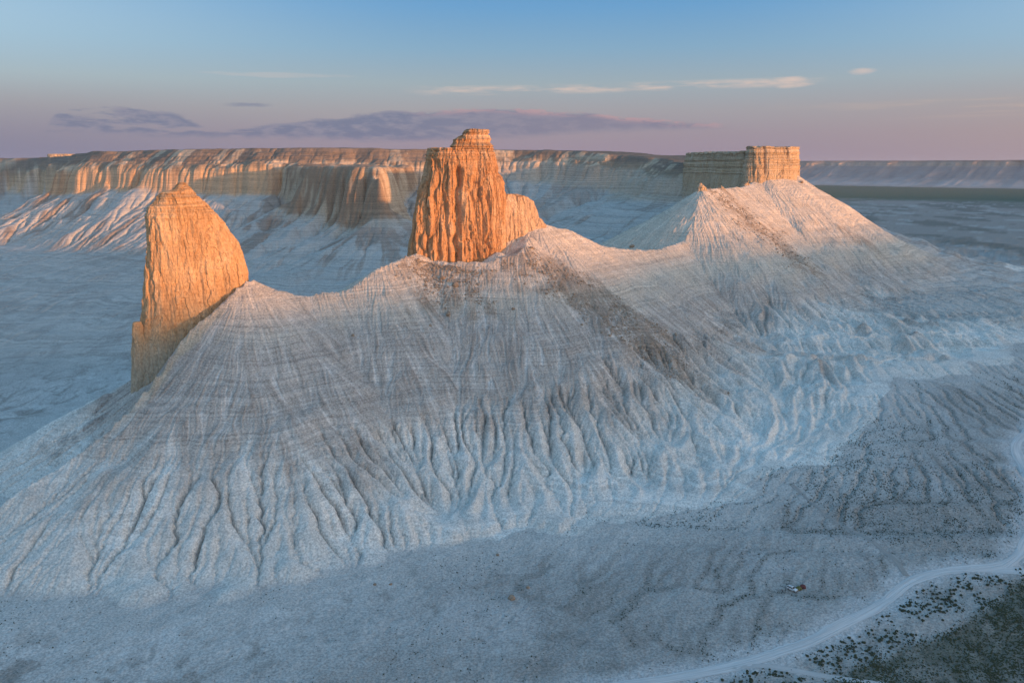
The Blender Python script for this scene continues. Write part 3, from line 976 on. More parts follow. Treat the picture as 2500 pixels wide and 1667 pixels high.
    if near.any():
        sd, _ = seg_dist(x, y, np.vstack((SCRUB, SCRUB[:1])))
        ins = inside(x, y, SCRUB)
        sd = np.where(ins, sd, -sd)
        scr = sstep(sd + 3 * mid, -2, 3) * near
        cs = np.zeros(shape + (3,), np.float32) + C(.135, .135, .105)
        cs = mixc(cs, C(.22, .21, .18), sstep(mid + 0.4 * fbm(x / 3, y / 3, 2, 1), 0.0, 0.5))
        c = mixc(c, cs, scr * 0.92)
        rd = line_dist(x, y, ROAD_S, 3)
        c = mixc(c, C(.56, .55, .535), (1 - sstep(rd + 5 * mid, 4, 13)) * 0.75)
    strata = np.clip(on * a * (0.6 + 0.25 * t) * (0.45 + 0.75 * sstep(big + 0.4 * fbm(x / 25, z / 6, 3, 4), -0.3, 0.4)) + onp * 0.9, 0, 1) * (1 - sstep(z, 150, 170) * 0)
    flat = np.clip(c, 0.02, 0.85)
    return np.concatenate((flat, strata[..., None].astype(np.float32)), -1)

# ------------------------------------------------------------------ the ground: one sheet from the drone to the horizon
def build_ground():
    az_in = np.linspace(R(-36.5), R(36.5), 1120)
    az_out = np.linspace(R(36.5), R(360 - 36.5), 74)[1:-1]
    az = np.concatenate((az_in, az_out))
    rr = [np.array([10., 60, 120, 170, 210, 240, 260]), np.linspace(272, 420, 110), np.linspace(421.3, 960, 450),
          np.linspace(962.5, 1760, 250), np.geomspace(1766, 14000, 88)]
    r = np.concatenate(rr)
    A, Rr = np.meshgrid(az, r)
    x = (Rr * np.sin(A)).astype(np.float32); y = (Rr * np.cos(A)).astype(np.float32)
    z = height(x, y)
    a = w_near(x, y); b = w_far(x, y)
    hr = np.where(a > 0, sample(B1[1], G1['x0'], G1['y0'], G1['dx'], x, y), -50)
    fine = rills(x, y) * a
    rd = np.minimum(line_dist(x, y, ROAD_S, 3), line_dist(x, y, TRACK_S, 3))
    quiet = sstep(rd, 5, 14)
    z = z + 0.3 * np.clip(fine, -2.5, 2.5) * sstep(hr, 2, 20)
    # crumbly pinnacles along the fin below the mesa
    z = z + 0.22 * fbm(x / 4, y / 4, 3, 2) * quiet * (np.hypot(x, y) < 900)
    c = ground_color(x, y, z)
    nr, nc = x.shape
    v = np.stack((x, y, z), -1).reshape(-1, 3)
    me = mesh_np('ground', v, grid_quads(nr, nc, True), smooth=False)
    set_color(me, c.reshape(-1, 4))
    o = add_obj('terrain', me, MAT_GROUND)
    tag(o, 'pale eroded chalk ground rising into gullied slopes and a plateau wall', kind='structure')
    return o

MAT_GROUND = ground_mat()
terrain = build_ground()
print('ground', round(time.time() - T0, 1), len(terrain.data.polygons))

# ------------------------------------------------------------------ standing rock: lofted rings with flutes and beds
def slant(px, py, x0, Y0, k):
    """pixel -> point on an upright plane through (x0, Y0) that runs along (1, k)"""
    dx, dy, dz = ray(px, py)
    q = dx / dy
    Y = (Y0 - k * x0) / (1 - k * q)
    return at(px, py, Y)

def displace(rings, zs, flute, fw, bed, bed_z, rough, seed=0.0, notches=()):
    """rings: (nz, n, 2). Push points along the outward normal."""
    nz, n, _ = rings.shape
    t = np.roll(rings, -1, 1) - np.roll(rings, 1, 1)
    nrm = np.stack((t[..., 1], -t[..., 0]), -1)
    nrm /= np.linalg.norm(nrm, axis=-1, keepdims=True) + 1e-9
    c = rings.mean(1, keepdims=True)
    sg = np.sign(((rings - c) * nrm).sum(-1).mean())
    nrm *= sg
    x, y = rings[..., 0], rings[..., 1]
    z = np.broadcast_to(zs[:, None], x.shape)
    wx = x + 2.2 * vnoise3(x / 9, y / 9, z / 60 + seed) + 0.5 * vnoise3(x / 3, y / 3, z / 7 + seed)
    wy = y + 2.2 * vnoise3(x / 9 + 7, y / 9, z / 60 + seed) + 0.5 * vnoise3(x / 3 + 5, y / 3, z / 7 + seed)
    n1 = np.abs(vnoise3(wx / fw, wy / fw, z / (fw * 9) + seed))
    n2 = np.abs(vnoise3(wx / (fw * .38) + 3, wy / (fw * .38), z / (fw * 9) + seed))
    n3 = np.abs(vnoise3(wx / (fw * .17) + 9, wy / (fw * .17), z / (fw * 4) + seed))
    d = flute * (np.minimum(n1 * 2.2, 1) ** 0.6 - 0.7) + flute * 0.5 * (np.minimum(n2 * 2.2, 1) ** 0.6 - 0.6) + flute * 0.2 * (np.minimum(n3 * 2.2, 1) ** 0.6 - 0.6)
    cap = sstep(z, bed_z - 8, bed_z + 3)
    d = d * (1 - 0.55 * cap)
    zq = z + 1.2 * vnoise3(x / 30, y / 30, z * 0 + seed)
    beds = np.sign(vnoise(zq * 0.37, zq * 0 + seed + 0.5, 1)) * 0.5 + vnoise(zq * 0.9, zq * 0 + 2.5 + seed, 2)
    d = d + bed * beds * (0.25 + 0.75 * cap)
    d = d + rough * fbm3(x / 4, y / 4, z / 9 + seed, 4) * 0.75 + rough * 0.8 * fbm3(x / 20, y / 20, z / 45 + seed, 2)
    def cell(w, hh, o):
        a = np.floor((wx + o) / w + 0.35 * vnoise3(x / 6, y / 6, z / 6 + o)).astype(np.int32) & 63
        b = np.floor((wy + o) / w).astype(np.int32) & 63
        c_ = np.floor(z / hh + 2.3 * _LAT3[a, b, 5] + 0.25 * vnoise3(x / 4 + o, y / 4, z / 4)).astype(np.int32) & 63
        return _LAT3[a, b, c_]
    jo = 0.35 + 0.65 * rough
    d = d + jo * (0.60 * cell(6.0, 46, 1.0) + 0.36 * cell(2.7, 17, 4.0) + 0.20 * cell(1.3, 5.0, 9.0))
    for (xa, za, xb, zb_, wdt, dep) in notches:            # deep chimneys on the face towards the camera
        xn = xa + (xb - xa) * (z - za) / (zb_ - za) + 1.6 * vnoise(z / 9, z * 0 + seed, 3)
        front = sstep(-nrm[..., 1], -0.1, 0.5)
        ok = sstep(z, min(za, zb_) - 2, min(za, zb_) + 6) * (1 - sstep(z, max(za, zb_) - 5, max(za, zb_) + 2))
        d = d - dep * np.exp(-((x - xn) / wdt) ** 2) * front * ok
    out = rings + nrm * d[..., None]
    return out

def loft_mesh(name, rings, zs, top_bump=0.8, seed=0.0):
    nz, n, _ = rings.shape
    v = np.concatenate((rings, np.broadcast_to(zs[:, None, None], (nz, n, 1))), -1)
    top = v[-1]; ctr = top.mean(0)
    caps = []
    for f in (0.96, 0.88, 0.74, 0.58, 0.4, 0.22, 0.08):
        r = ctr + (top - ctr) * f
        r[:, 2] += top_bump * (fbm3(r[:, 0] / 6, r[:, 1] / 6, r[:, 2] * 0 + seed, 3) + 0.35 * (1 - f))
        caps.append(r)
    v = np.concatenate((v, np.array(caps)), 0)
    q = grid_quads(v.shape[0], n, True)
    vv = v.reshape(-1, 3)
    ci = len(vv)
    vv = np.vstack((vv, caps[-1].mean(0)))
    base = (v.shape[0] - 1) * n
    tri = [(base + i, base + (i + 1) % n, ci) for i in range(n)]
    return mesh_np(name, vv, q, tri, smooth=False)

def superellipse(n, e):
    th = np.linspace(0, 2 * math.pi, n, endpoint=False)
    # even spacing along the outline
    c, s = np.cos(th), np.sin(th)
    return np.sign(c) * np.abs(c) ** (2 / e), np.sign(s) * np.abs(s) ** (2 / e)

def silhouette_loft(name, rows, x0, Y0, k, half_depth, n, nz, e=2.6, **kw):
    rows = sorted(rows, key=lambda r: -r[0])                # bottom row first
    L = np.array([slant(r[1], r[0], x0, Y0, k) for r in rows])
    Rr = np.array([slant(r[2], r[0], x0, Y0, k) for r in rows])
    zrow = (L[:, 2] + Rr[:, 2]) / 2
    zs = np.linspace(zrow[0], zrow[-1], nz)
    u, w = superellipse(n, e)
    ax = np.array((1.0, k)) / math.hypot(1, k); pn = np.array((ax[1], -ax[0]))
    rings = np.zeros((nz, n, 2))
    bd = np.interp(zs, zrow, [half_depth(i / (len(rows) - 1)) for i in range(len(rows))])
    for i, z in enumerate(zs):
        l = np.array((np.interp(z, zrow, L[:, 0]), np.interp(z, zrow, L[:, 1])))
        r = np.array((np.interp(z, zrow, Rr[:, 0]), np.interp(z, zrow, Rr[:, 1])))
        c = (l + r) / 2; a = (r - l) / 2
        rings[i] = c + u[:, None] * a + w[:, None] * bd[i] * pn
    rings = displace(rings, zs, **kw)
    return loft_mesh(name, rings, zs, seed=kw.get('seed', 0.0))

def poly_loft(name, poly, z0, z1, flare, n, nz, rim=0.0, **kw):
    """upright block over a footprint; flare(t) pushes the foot outwards"""
    p = np.array(poly, float)
    for _ in range(2):
        q = []
        for a, b in zip(p, np.roll(p, -1, 0)):
            q += [a * 0.8 + b * 0.2, a * 0.2 + b * 0.8]
        p = np.array(q)
    cl = np.vstack((p, p[:1]))
    d = np.concatenate(([0], np.cumsum(np.hypot(*(cl[1:] - cl[:-1]).T))))
    t = np.linspace(0, d[-1], n, endpoint=False)
    ring = np.column_stack((np.interp(t, d, cl[:, 0]), np.interp(t, d, cl[:, 1])))
    zs = np.linspace(z0, z1, nz)
    tt = np.roll(ring, -1, 0) - np.roll(ring, 1, 0)
    nrm = np.column_stack((tt[:, 1], -tt[:, 0])); nrm /= np.linalg.norm(nrm, axis=1, keepdims=True)
    if ((ring - ring.mean(0)) * nrm).sum() < 0:
        nrm = -nrm
    rings = np.array([ring + nrm * flare((z - z0) / (z1 - z0)) for z in zs])
    rings = displace(rings, zs, **kw)
    me = loft_mesh(name, rings, zs, top_bump=kw.get('rough', 0.8), seed=kw.get('seed', 0.0))
    if rim > 0:                                             # broken, uneven upper edge
        co = np.zeros(len(me.vertices) * 3, np.float32); me.vertices.foreach_get('co', co); co = co.reshape(-1, 3)
        sd = kw.get('seed', 0.0)
        w = sstep(co[:, 2], z1 - 12, z1)
        drop = rim * (np.maximum(fbm3(co[:, 0] / 9, co[:, 1] / 9, co[:, 2] * 0 + sd, 3), 0) * 1.6 + 0.35 * np.floor(2.5 * np.abs(vnoise3(co[:, 0] / 14, co[:, 1] / 14, co[:, 2] * 0 + sd))))
        co[:, 2] -= w * drop * 0.8
        me.vertices.foreach_set('co', co.ravel()); me.update()
    return me

def root(name, loc, label, cat, group=None):
    o = bpy.data.objects.new(name, None)
    col.objects.link(o); o.location = loc
    o.empty_display_size = 2.0
    return tag(o, label, cat, group)

def part(name, me, mat, parent):
    """mesh given in world coordinates -> child of its thing"""
    loc = parent.location
    co = np.zeros(len(me.vertices) * 3, np.float32); me.vertices.foreach_get('co', co)
    co = co.reshape(-1, 3) - np.array(loc, np.float32); me.vertices.foreach_set('co', co.ravel()); me.update()
    return add_obj(name, me, mat, parent)

ROCK_FANG = rock_mat('fang_rock', (.55, .355, .195), (.38, .215, .105), (.65, .48, .31), (.43, .385, .30), 58, 92, 160, 0.65)
ROCK_TOWER = rock_mat('tower_rock', (.53, .31, .165), (.36, .18, .085), (.62, .45, .30), (.50, .35, .23), 60, 90, 196, 0.75)
ROCK_MESA = rock_mat('mesa_rock', (.50, .375, .25), (.36, .25, .16), (.56, .47, .36), (.47, .42, .35), 128, 172, 184, 0.55)

# the left fang
fang_rows = [(446, 441, 449), (455, 431, 458), (463, 425, 467), (466, 404, 469), (473, 386, 475), (481, 383, 484), (497, 375, 503), (503, 364, 508), (534, 358, 531), (563, 358, 553), (595, 357, 580), (630, 354, 594), (670, 351, 600),
             (705, 349, 604), (737, 348, 606), (760, 344, 604), (790, 338, 596), (830, 330, 580), (880, 326, 560), (950, 326, 520), (1010, 322, 470)]
fang = root('rock_spire', (-212, 527, 40), 'tall orange fang of rock with a broken pointed top, leftmost of the standing rocks', 'rock spire')
me = silhouette_loft('shaft', fang_rows, -212, 527, 0.62, lambda t: 17 * (1 - t) ** 0.6 + 1.5, 460, 230, e=2.2,
                     flute=1.4, fw=11, bed=0.4, bed_z=160, rough=1.1, seed=3.3)
part('shaft', me, ROCK_FANG, fang)
bt_rows = [(786, 327, 343), (800, 321, 350), (880, 323, 356), (955, 322, 356), (1000, 318, 360)]
me = silhouette_loft('buttress', bt_rows, -250, 497, 0.5, lambda t: 5 * (1 - t) + 1.2, 120, 80, flute=0.6, fw=6, bed=0.2, bed_z=140, rough=0.7, seed=8.1)
part('buttress', me, ROCK_FANG, fang)

# the central tower
tower_rows = [(362, 1052, 1200), (376, 1045, 1204), (403, 1042, 1206), (422, 1039, 1207), (434, 1036, 1216), (464, 1024, 1222), (510, 1014, 1224), (556, 1007, 1227), (600, 1003, 1230),
              (640, 1001, 1231), (680, 998, 1233), (720, 996, 1236)]
tower = root('rock_tower', (-48, 645, 95), 'massive fluted orange rock tower with a stepped flat summit, in the middle', 'rock tower')
def tx(px, py):
    p = slant(px, py, -48, 632, 0.22); return p[0], p[2]
NOTCH = []
for (a, b, w, d) in (((1117, 405), (1116, 655), 2.6, 5.5), ((1066, 440), (1058, 600), 2.0, 3.0), ((1190, 470), (1196, 660), 1.4, 2.6), ((1152, 430), (1158, 560), 1.8, 2.6),
                     ((1030, 500), (1030, 640), 1.5, 2.2), ((1090, 470), (1086, 560), 1.2, 1.8), ((1172, 440), (1178, 570), 1.0, 1.8)):
    p, q = tx(*a), tx(*b)
    NOTCH.append((p[0], p[1], q[0], q[1], w, d))
me = silhouette_loft('shaft', tower_rows, -48, 645, 0.22, lambda t: 24 - 8 * t, 620, 250, e=3.0,
                     flute=3.2, fw=9, bed=0.5, bed_z=193, rough=1.5, seed=1.7, notches=NOTCH)
part('shaft', me, ROCK_TOWER, tower)
sum_rows = [(317, 1138, 1191), (330, 1126, 1193), (343, 1108, 1196), (352, 1103, 1200), (366, 1100, 1203), (384, 1098, 1203)]
me = silhouette_loft('summit_block', sum_rows, -34, 648, 0.22, lambda t: 13 - 4 * t, 300, 90, e=3.4,
                     flute=0.7, fw=8, bed=0.9, bed_z=196, rough=0.9, seed=5.2)
part('summit_block', me, ROCK_TOWER, tower)
wing_rows = [(474, 1216, 1258), (482, 1214, 1288), (492, 1212, 1302), (510, 1210, 1309), (533, 1208, 1315), (552, 1206, 1330), (580, 1204, 1340), (620, 1200, 1345)]
me = silhouette_loft('side_buttress', wing_rows, 5, 662, 0.5, lambda t: 9 - 5 * t, 300, 110, e=2.4,
                     flute=1.3, fw=6, bed=0.25, bed_z=196, rough=0.9, seed=9.4)
part('side_buttress', me, rock_mat('buttress_rock', (.55, .39, .26), (.42, .27, .17), (.62, .48, .35), (.50, .40, .29), 90, 132, 196, 0.5), tower)

# the mesa at the end of the ridge
mesa = root('rock_mesa', (300, 985, 150), 'flat-topped layered mesa capping the far end of the ridge, right of the tower', 'mesa')
def gx(px, Y):
    return at(px, 400, Y)[0]
B_poly = [(gx(1818, 938), 938), (gx(1848, 928), 928), (gx(1900, 938), 938), (gx(1938, 952), 952), (gx(1949, 975), 975), (gx(1945, 1030), 1030),
          (gx(1900, 1060), 1060), (gx(1850, 1050), 1050), (gx(1822, 985), 985)]
zB = at(1850, 357, 935)[2]
me = poly_loft('front_block', B_poly, 148, zB, lambda t: 5.0 * (1 - t) ** 1.4 - 1.2 * max(t - 0.75, 0) * 4, 520, 150,
               flute=1.6, fw=12, bed=0.75, bed_z=186, rough=1.0, seed=2.2, rim=3.0,
               notches=[(at(1868, 360, 932)[0], 215, at(1866, 410, 932)[0], 178, 1.3, 4.5), (at(1921, 365, 945)[0], 215, at(1922, 395, 945)[0], 192, 1.0, 3.0), (at(1838, 380, 930)[0], 205, at(1836, 420, 930)[0], 175, 0.9, 2.0)])
part('front_block', me, ROCK_MESA, mesa)
A_poly = [(gx(1822, 952), 952), (gx(1800, 962), 962), (gx(1742, 1015), 1015), (gx(1690, 1075), 1075), (gx(1674, 1110), 1110), (gx(1672, 1160), 1160),
          (gx(1720, 1190), 1190), (gx(1830, 1160), 1160), (gx(1880, 1060), 1060), (gx(1870, 990), 990)]
zA = at(1742, 370, 1010)[2]
me = poly_loft('rear_block', A_poly, 118, zA, lambda t: 9.0 * (1 - t) ** 1.3 - 2.0 * max(t - 0.7, 0), 640, 170,
               flute=1.9, fw=14, bed=0.7, bed_z=180, rough=1.1, seed=4.9, rim=4.0)
part('rear_block', me, ROCK_MESA, mesa)

# crumbling pinnacles on the fin below the mesa
for i, (rows, Y0, lab) in enumerate((
        ([(448, 1709, 1711), (453, 1707, 1714), (460, 1705, 1720), (480, 1703, 1726), (500, 1700, 1728)], 850, 'jagged little rock pinnacle on the fin end left below the mesa'),
        ([(454, 1759, 1761), (459, 1756, 1765), (465, 1752, 1771), (480, 1748, 1776)], 882, 'small jagged rock pinnacle midway along the fin below the mesa'),
        ([(445, 1822, 1824), (450, 1815, 1829), (458, 1809, 1834), (475, 1804, 1838)], 917, 'crumbled rock tooth touching the foot of the mesa cliff'))):
    x0 = at(rows[0][1], 450, Y0)[0]
    zb = float(height(np.array([x0]), np.array([float(Y0)]))[0])
    pin = root('rock_pinnacle', (x0, Y0, zb), lab, 'pinnacle', 'pinnacles on the fin')
    me = silhouette_loft('spire', rows, x0, Y0, 0.6, lambda t: 5 * (1 - t) + 1.0, 130, 60, flute=0.9, fw=5, bed=0.4, bed_z=150, rough=1.4, seed=2.0 + i)
    part('spire', me, ROCK_MESA, pin)
print('rocks', round(time.time() - T0, 1))

# ------------------------------------------------------------------ plateaus round the basin
def sweep_wall(name, line, zr, E, Z, n, bay, bayw, gul, gulw, colors, seed, lift=0.0):
    p = smooth_line(np.array([l[:2] for l in line], float), step=60.0, it=3)
    d = np.concatenate(([0], np.cumsum(np.hypot(*(p[1:] - p[:-1]).T))))
    t = np.linspace(0, d[-1], n)
    p = np.column_stack((np.interp(t, d, p[:, 0]), np.interp(t, d, p[:, 1])))
    tg = np.gradient(p, axis=0); tg /= np.linalg.norm(tg, axis=1, keepdims=True)
    out = np.column_stack((tg[:, 1], -tg[:, 0]))            # towards the basin (right-hand side of travel)
    E = np.array(E, float); Z = np.array(Z, float)
    Z = Z + lift * np.clip((Z - 10) / 150, 0, 1)
    v = np.linspace(0, len(E) - 1, (len(E) - 1) * 7 + 1)
    e = np.interp(v, np.arange(len(E)), E); z = np.interp(v, np.arange(len(E)), Z)
    S, V = np.meshgrid(t, v, indexing='ij')
    e2 = np.broadcast_to(e, S.shape); z2 = np.broadcast_to(z, S.shape)
    on = sstep(e2, -150, 0) * (1 - sstep(e2, E[-3], E[-1]) * 0.7)
    off = bay * fbm(S / bayw, e2 / 2500, 4, seed) * on
    g = ridged(S / gulw, e2 / (gulw * 5), 3, seed + 1)
    off = off + gul * g * on * sstep(e2, 0, 60)
    dz = 4.0 * fbm(S / 90, e2 / 60, 3, seed + 2) * on + 5 * fbm(S / 700, e2 * 0, 2, seed) * (1 - sstep(e2, 0, 100))
    x = p[:, None, 0] + out[:, None, 0] * (e2 + off); y = p[:, None, 1] + out[:, None, 1] * (e2 + off)
    zz = z2 + dz
    vv = np.stack((x, y, zz), -1).reshape(-1, 3)
    q = grid_quads(S.shape[0], S.shape[1])
    me = mesh_np(name, vv, q)
    c = np.zeros(S.shape + (4,), np.float32); c[..., 3] = 0.8
    cc = np.array([np.interp(v, np.arange(len(E)), [k[i] for k in colors]) for i in range(3)]).T
    c[..., :3] = cc[None] * (1 + 0.22 * fbm(S / 60, e2 / 200, 4, seed + 3) + 0.14 * g)[..., None]
    set_color(me, c.reshape(-1, 4))
    o = add_obj(name, me, MAT_GROUND)
    return tag(o, kind='structure')

E_far = [-900, -60, 0, 25, 60, 85, 130, 460, 900, 1300]
Z_far = [234, 230, 228, 214, 204, 176, 166, 66, 12, -12]
C_far = [(.22, .17, .14), (.22, .17, .14), (.25, .19, .15), (.27, .2, .16), (.36, .28, .22), (.36, .29, .24), (.24, .215, .20), (.26, .245, .235), (.36, .35, .335), (.2, .2, .17)]
far_line = [(8400, 3400), (7400, 5200), (6200, 6500), (4900, 7450), (3700, 8500), (2600, 9500), (1400, 10400), (-600, 11000)]
sweep_wall('distant_plateau', far_line[::-1], 228, E_far, Z_far, 1300, 230, 900, 70, 170, C_far, 2)
E_sun = [-1500, -60, 0, 25, 60, 85, 130, 330, 600, 800]
sun_line = [(-1800, -3900), (400, -3300), (1420, -2240), (2020, -1250), (2380, -400), (2700, 300), (3500, 1100), (5200, 1900), (7600, 2500), (9500, 2900)]
sweep_wall('western_plateau', sun_line[::-1], 228, E_sun, Z_far, 500, 40, 500, 20, 120, C_far, 4, lift=25.0)

# far butte peeping over the rim on the left
bx = at(172, 384, 4200)
me = poly_loft('butte', [(bx[0] - 95, 4150), (bx[0] - 60, 4110), (bx[0] + 70, 4115), (bx[0] + 100, 4190), (bx[0] + 10, 4260)], 150, bx[2] + 14, lambda t: 70 * (1 - t) ** 2, 120, 30,
               flute=8, fw=60, bed=2, bed_z=400, rough=3, seed=1.0)
tag(add_obj('distant_butte', me, ROCK_MESA), 'tiny pale butte peeping over the far plateau rim on the left', 'butte')
print('plateaus', round(time.time() - T0, 1))

# ------------------------------------------------------------------ roads
def zat(x, y):
    return height(np.atleast_1d(np.asarray(x, float)), np.atleast_1d(np.asarray(y, float)))

def road_mat(name, a, b):
    m, N, bs = principled(name, 0.95, 0.05)
    g = N.new('ShaderNodeNewGeometry'); pos = g.outputs['Position']
    uv = N.new('ShaderNodeVertexColor', layer_name='ground_color')
    sp = N.new('ShaderNodeSeparateColor'); m.node_tree.links.new(uv.outputs['Color'], sp.inputs[0])
    n = N.noise(pos, 0.25, 5.0, 0.6)
    rut = N.noise(N.vec(N.math('MULTIPLY', sp.outputs[0], 9.0), N.math('MULTIPLY', sp.outputs[1], 1.2), 0.0), 1.0, 3.0, 0.6)
    f = N.math('ADD', N.math('MULTIPLY', N.step(rut, 0.35, 0.65), 0.7), N.math('MULTIPLY', n, 0.3))
    c = N.mix(f, a, b)
    m.node_tree.links.new(c, bs.inputs['Base Color'])
    bp = N.new('ShaderNodeBump'); bp.inputs['Strength'].default_value = 0.5; bp.inputs['Distance'].default_value = 0.3
    m.node_tree.links.new(f, bp.inputs['Height']); m.node_tree.links.new(bp.outputs[0], bs.inputs['Normal'])
    return m

def road_strip(name, pts, width, mat, lift, label, seed):
    t = np.gradient(pts, axis=0); t /= np.linalg.norm(t, axis=1, keepdims=True)
    nrm = np.column_stack((-t[:, 1], t[:, 0]))
    n = len(pts); m = 9
    s = np.arange(n) * 2.0
    wl = width * (1 + 0.55 * fbm(s / 18, s * 0, 4, seed)); wr = width * (1 + 0.55 * fbm(s / 18, s * 0 + 5, 4, seed + 1))
    k = np.linspace(-1, 1, m)
    off = np.where(k[None] < 0, k[None] * wl[:, None], k[None] * wr[:, None]) / 2
    x = pts[:, None, 0] + nrm[:, None, 0] * off; y = pts[:, None, 1] + nrm[:, None, 1] * off
    z = zat(x.ravel(), y.ravel()).reshape(x.shape) + lift - 0.12 * np.abs(k[None]) ** 4
    me = mesh_np(name, np.stack((x, y, z), -1).reshape(-1, 3), grid_quads(n, m))
    c = np.zeros((n, m, 4), np.float32); c[..., 0] = (k[None] + 1) / 2; c[..., 1] = s[:, None] / 40; c[..., 3] = 1
    set_color(me, c.reshape(-1, 4))
    return tag(add_obj(name, me, mat), label, kind='structure')

MAT_ROAD = road_mat('bleached_dust_road', (.50, .49, .475), (.72, .71, .69))
road_strip('dirt_road', ROAD_S, 5.4, MAT_ROAD, 0.20, 'bleached dirt road curving across the plain', 1)
road_strip('dirt_track', TRACK_S, 2.6, road_mat('track_dust', (.31, .295, .27), (.40, .39, .37)), 0.16, 'faint wheel track leaving the dirt road', 2)
road_strip('dirt_track', LOW_S, 3.4, road_mat('track_dust_pale', (.44, .43, .41), (.60, .59, .57)), 0.16, 'pale track forking below the dirt road', 3)

FORK_S = smooth_line(line_on_plain([(2360, 1389), (2420, 1390), (2480, 1394), (2560, 1402), (2660, 1416)]))
road_strip('dirt_track', FORK_S, 4.5, MAT_ROAD, 0.17, 'pale branch of the dirt road leaving at the right edge', 5)

# ------------------------------------------------------------------ boulders
def boulder_mesh(name, size, seed, flat=0.7, sub=3):
    bm = bmesh.new()
    bmesh.ops.create_icosphere(bm, subdivisions=sub, radius=1.0)
    co = np.array([v.co[:] for v in bm.verts])
    d = 1 + 0.42 * fbm3(co[:, 0] * 1.1 + seed, co[:, 1] * 1.1, co[:, 2] * 1.1, 2) + 0.16 * fbm3(co[:, 0] * 3.3 + seed, co[:, 1] * 3.3, co[:, 2] * 3.3, 2)
    q = np.round(d * 6) / 6
    co = co * (0.5 * d + 0.5 * q)[:, None] * np.array(size)[None] * 0.5
    co[:, 2] *= flat
    for v, c in zip(bm.verts, co):
        v.co = c
    me = bpy.data.meshes.new(name)
    bm.to_mesh(me); bm.free()
    return me

MAT_BOULDER = rock_mat('boulder_rock', (.34, .265, .195), (.24, .175, .12), (.42, .34, .26), (.34, .265, .195), -60, -50, 400, 0.4)
BOULDERS = [  # pixel, width in metres, label
    (1249, 1461, 3.4, 'large brown boulder alone on the foreground flat'),
    (1289, 1434, 2.0, 'smaller brown boulder just behind the large foreground boulder'),
    (1215, 1354, 1.8, 'small boulder at the slope foot behind the two foreground boulders'),
    (915, 1427, 1.6, 'small boulder at the slope foot, left of its near neighbour'),
    (954, 1426, 1.5, 'small boulder at the slope foot, right of its near neighbour'),
    (1081, 680, 4.6, 'brown block of rock fallen right below the tower'),
    (1111, 697, 5.6, 'largest fallen rock below the tower, in the brown debris'),
    (1095, 768, 5.0, 'long pale rock lying farther down under the tower debris'),
    (1253, 755, 3.0, 'lone rock on the bare slope below the tower'),
    (1334, 717, 2.4, 'small rock on the slope beside the brown debris trail'),
    (1297, 606, 3.2, 'rock on the crest just right of the tower foot'),
    (1543, 603, 5.0, 'pale knob of rock on the low saddle behind the ridge'),
    (1958, 446, 4.0, 'small outcrop on the slope right below the mesa'),
    (862, 820, 2.4, 'single stone on the smooth slope left of the tower'),
]
for i, (px, py, w, lab) in enumerate(BOULDERS):
    p = hit(px, py)
    sz = (w, w * 0.85, w * (0.95 if i < 12 else 1.2)) if i != 7 else (w * 0.55, w * 1.7, w * 0.8)
    me = boulder_mesh('boulder', sz, 3.7 * i + 1.1)
    o = add_obj('boulder', me, MAT_BOULDER, loc=(p[0], p[1], p[2] + w * 0.12))
    o.rotation_euler = (0.1 * (i % 3), 0.05 * (i % 4), 0.9 * i)
    tag(o, lab, 'boulder', 'fallen boulders')

MAT_RUBBLE = rock_mat('rubble_rock', (.36, .285, .215), (.25, .19, .135), (.45, .37, .29), (.36, .285, .215), -60, -50, 400, 0.4)
# loose debris too small to pick apart: one mass of stones
def scatter_stones():
    pts = []
    r = np.random.default_rng(77)
    for (pix, w, n) in (([(1010, 655), (1060, 676), (1080, 750)], 22, 900), ([(1120, 676), (1165, 696), (1180, 765)], 13, 420),
                        ([(1290, 636), (1330, 670), (1440, 745), (1560, 830), (1690, 930)], 21, 2400), ([(1350, 655), (1500, 745), (1640, 830)], 14, 900),
                        ([(1760, 482), (1810, 520), (1870, 575), (1960, 640)], 30, 1500), ([(1010, 634), (1060, 648), (1120, 660), (1200, 672), (1232, 640)], 4, 900),
                        ([(596, 690), (540, 735), (473, 785), (420, 840), (379, 895)], 3.5, 420), ([(1830, 446), (1870, 428), (1945, 420)], 4, 260)):
        q = np.array([hit(*p)[:2] for p in pix])
        t = r.random(n) * (len(q) - 1); i = t.astype(int); f = (t - i)[:, None]
        p = q[i] * (1 - f) + q[i + 1] * f + r.normal(0, w * 0.42, (n, 2))
        keep = fbm(p[:, 0] / 9, p[:, 1] / 9, 3, 2) > -0.25
        pts.append(p[keep])
    p = np.vstack(pts); n = len(p)
    base = np.array([(0, 0, 1), (1, 0, 0), (0, 1, 0), (-1, 0, 0), (0, -1, 0), (0, 0, -1)], float)
    tri = np.array([(0, 1, 2), (0, 2, 3), (0, 3, 4), (0, 4, 1), (5, 2, 1), (5, 3, 2), (5, 4, 3), (5, 1, 4)])
    sc = (0.2 + 0.75 * r.random(n) ** 4)[:, None] * (1 + 0.5 * r.random((n, 3)))
    an = r.random(n) * 6.28
    v = base[None] * (1 + 0.35 * r.normal(0, 1, (n, 6, 1)).clip(-1, 1)) * sc[:, None]
    ca, sa = np.cos(an)[:, None], np.sin(an)[:, None]
    x = v[..., 0] * ca - v[..., 1] * sa; y = v[..., 0] * sa + v[..., 1] * ca
    z0 = zat(p[:, 0], p[:, 1])
    vv = np.stack((x + p[:, 0, None], y + p[:, 1, None], v[..., 2] * 0.8 + z0[:, None] + 0.15), -1).reshape(-1, 3)
    f = (tri[None] + 6 * np.arange(n)[:, None, None]).reshape(-1, 3)
    me = mesh_np('debris', vv, None, f, smooth=False)
    tag(add_obj('rock_debris', me, MAT_RUBBLE), 'loose brown rubble strewn down the slopes below the cliffs', 'rubble', kind='stuff')
scatter_stones()

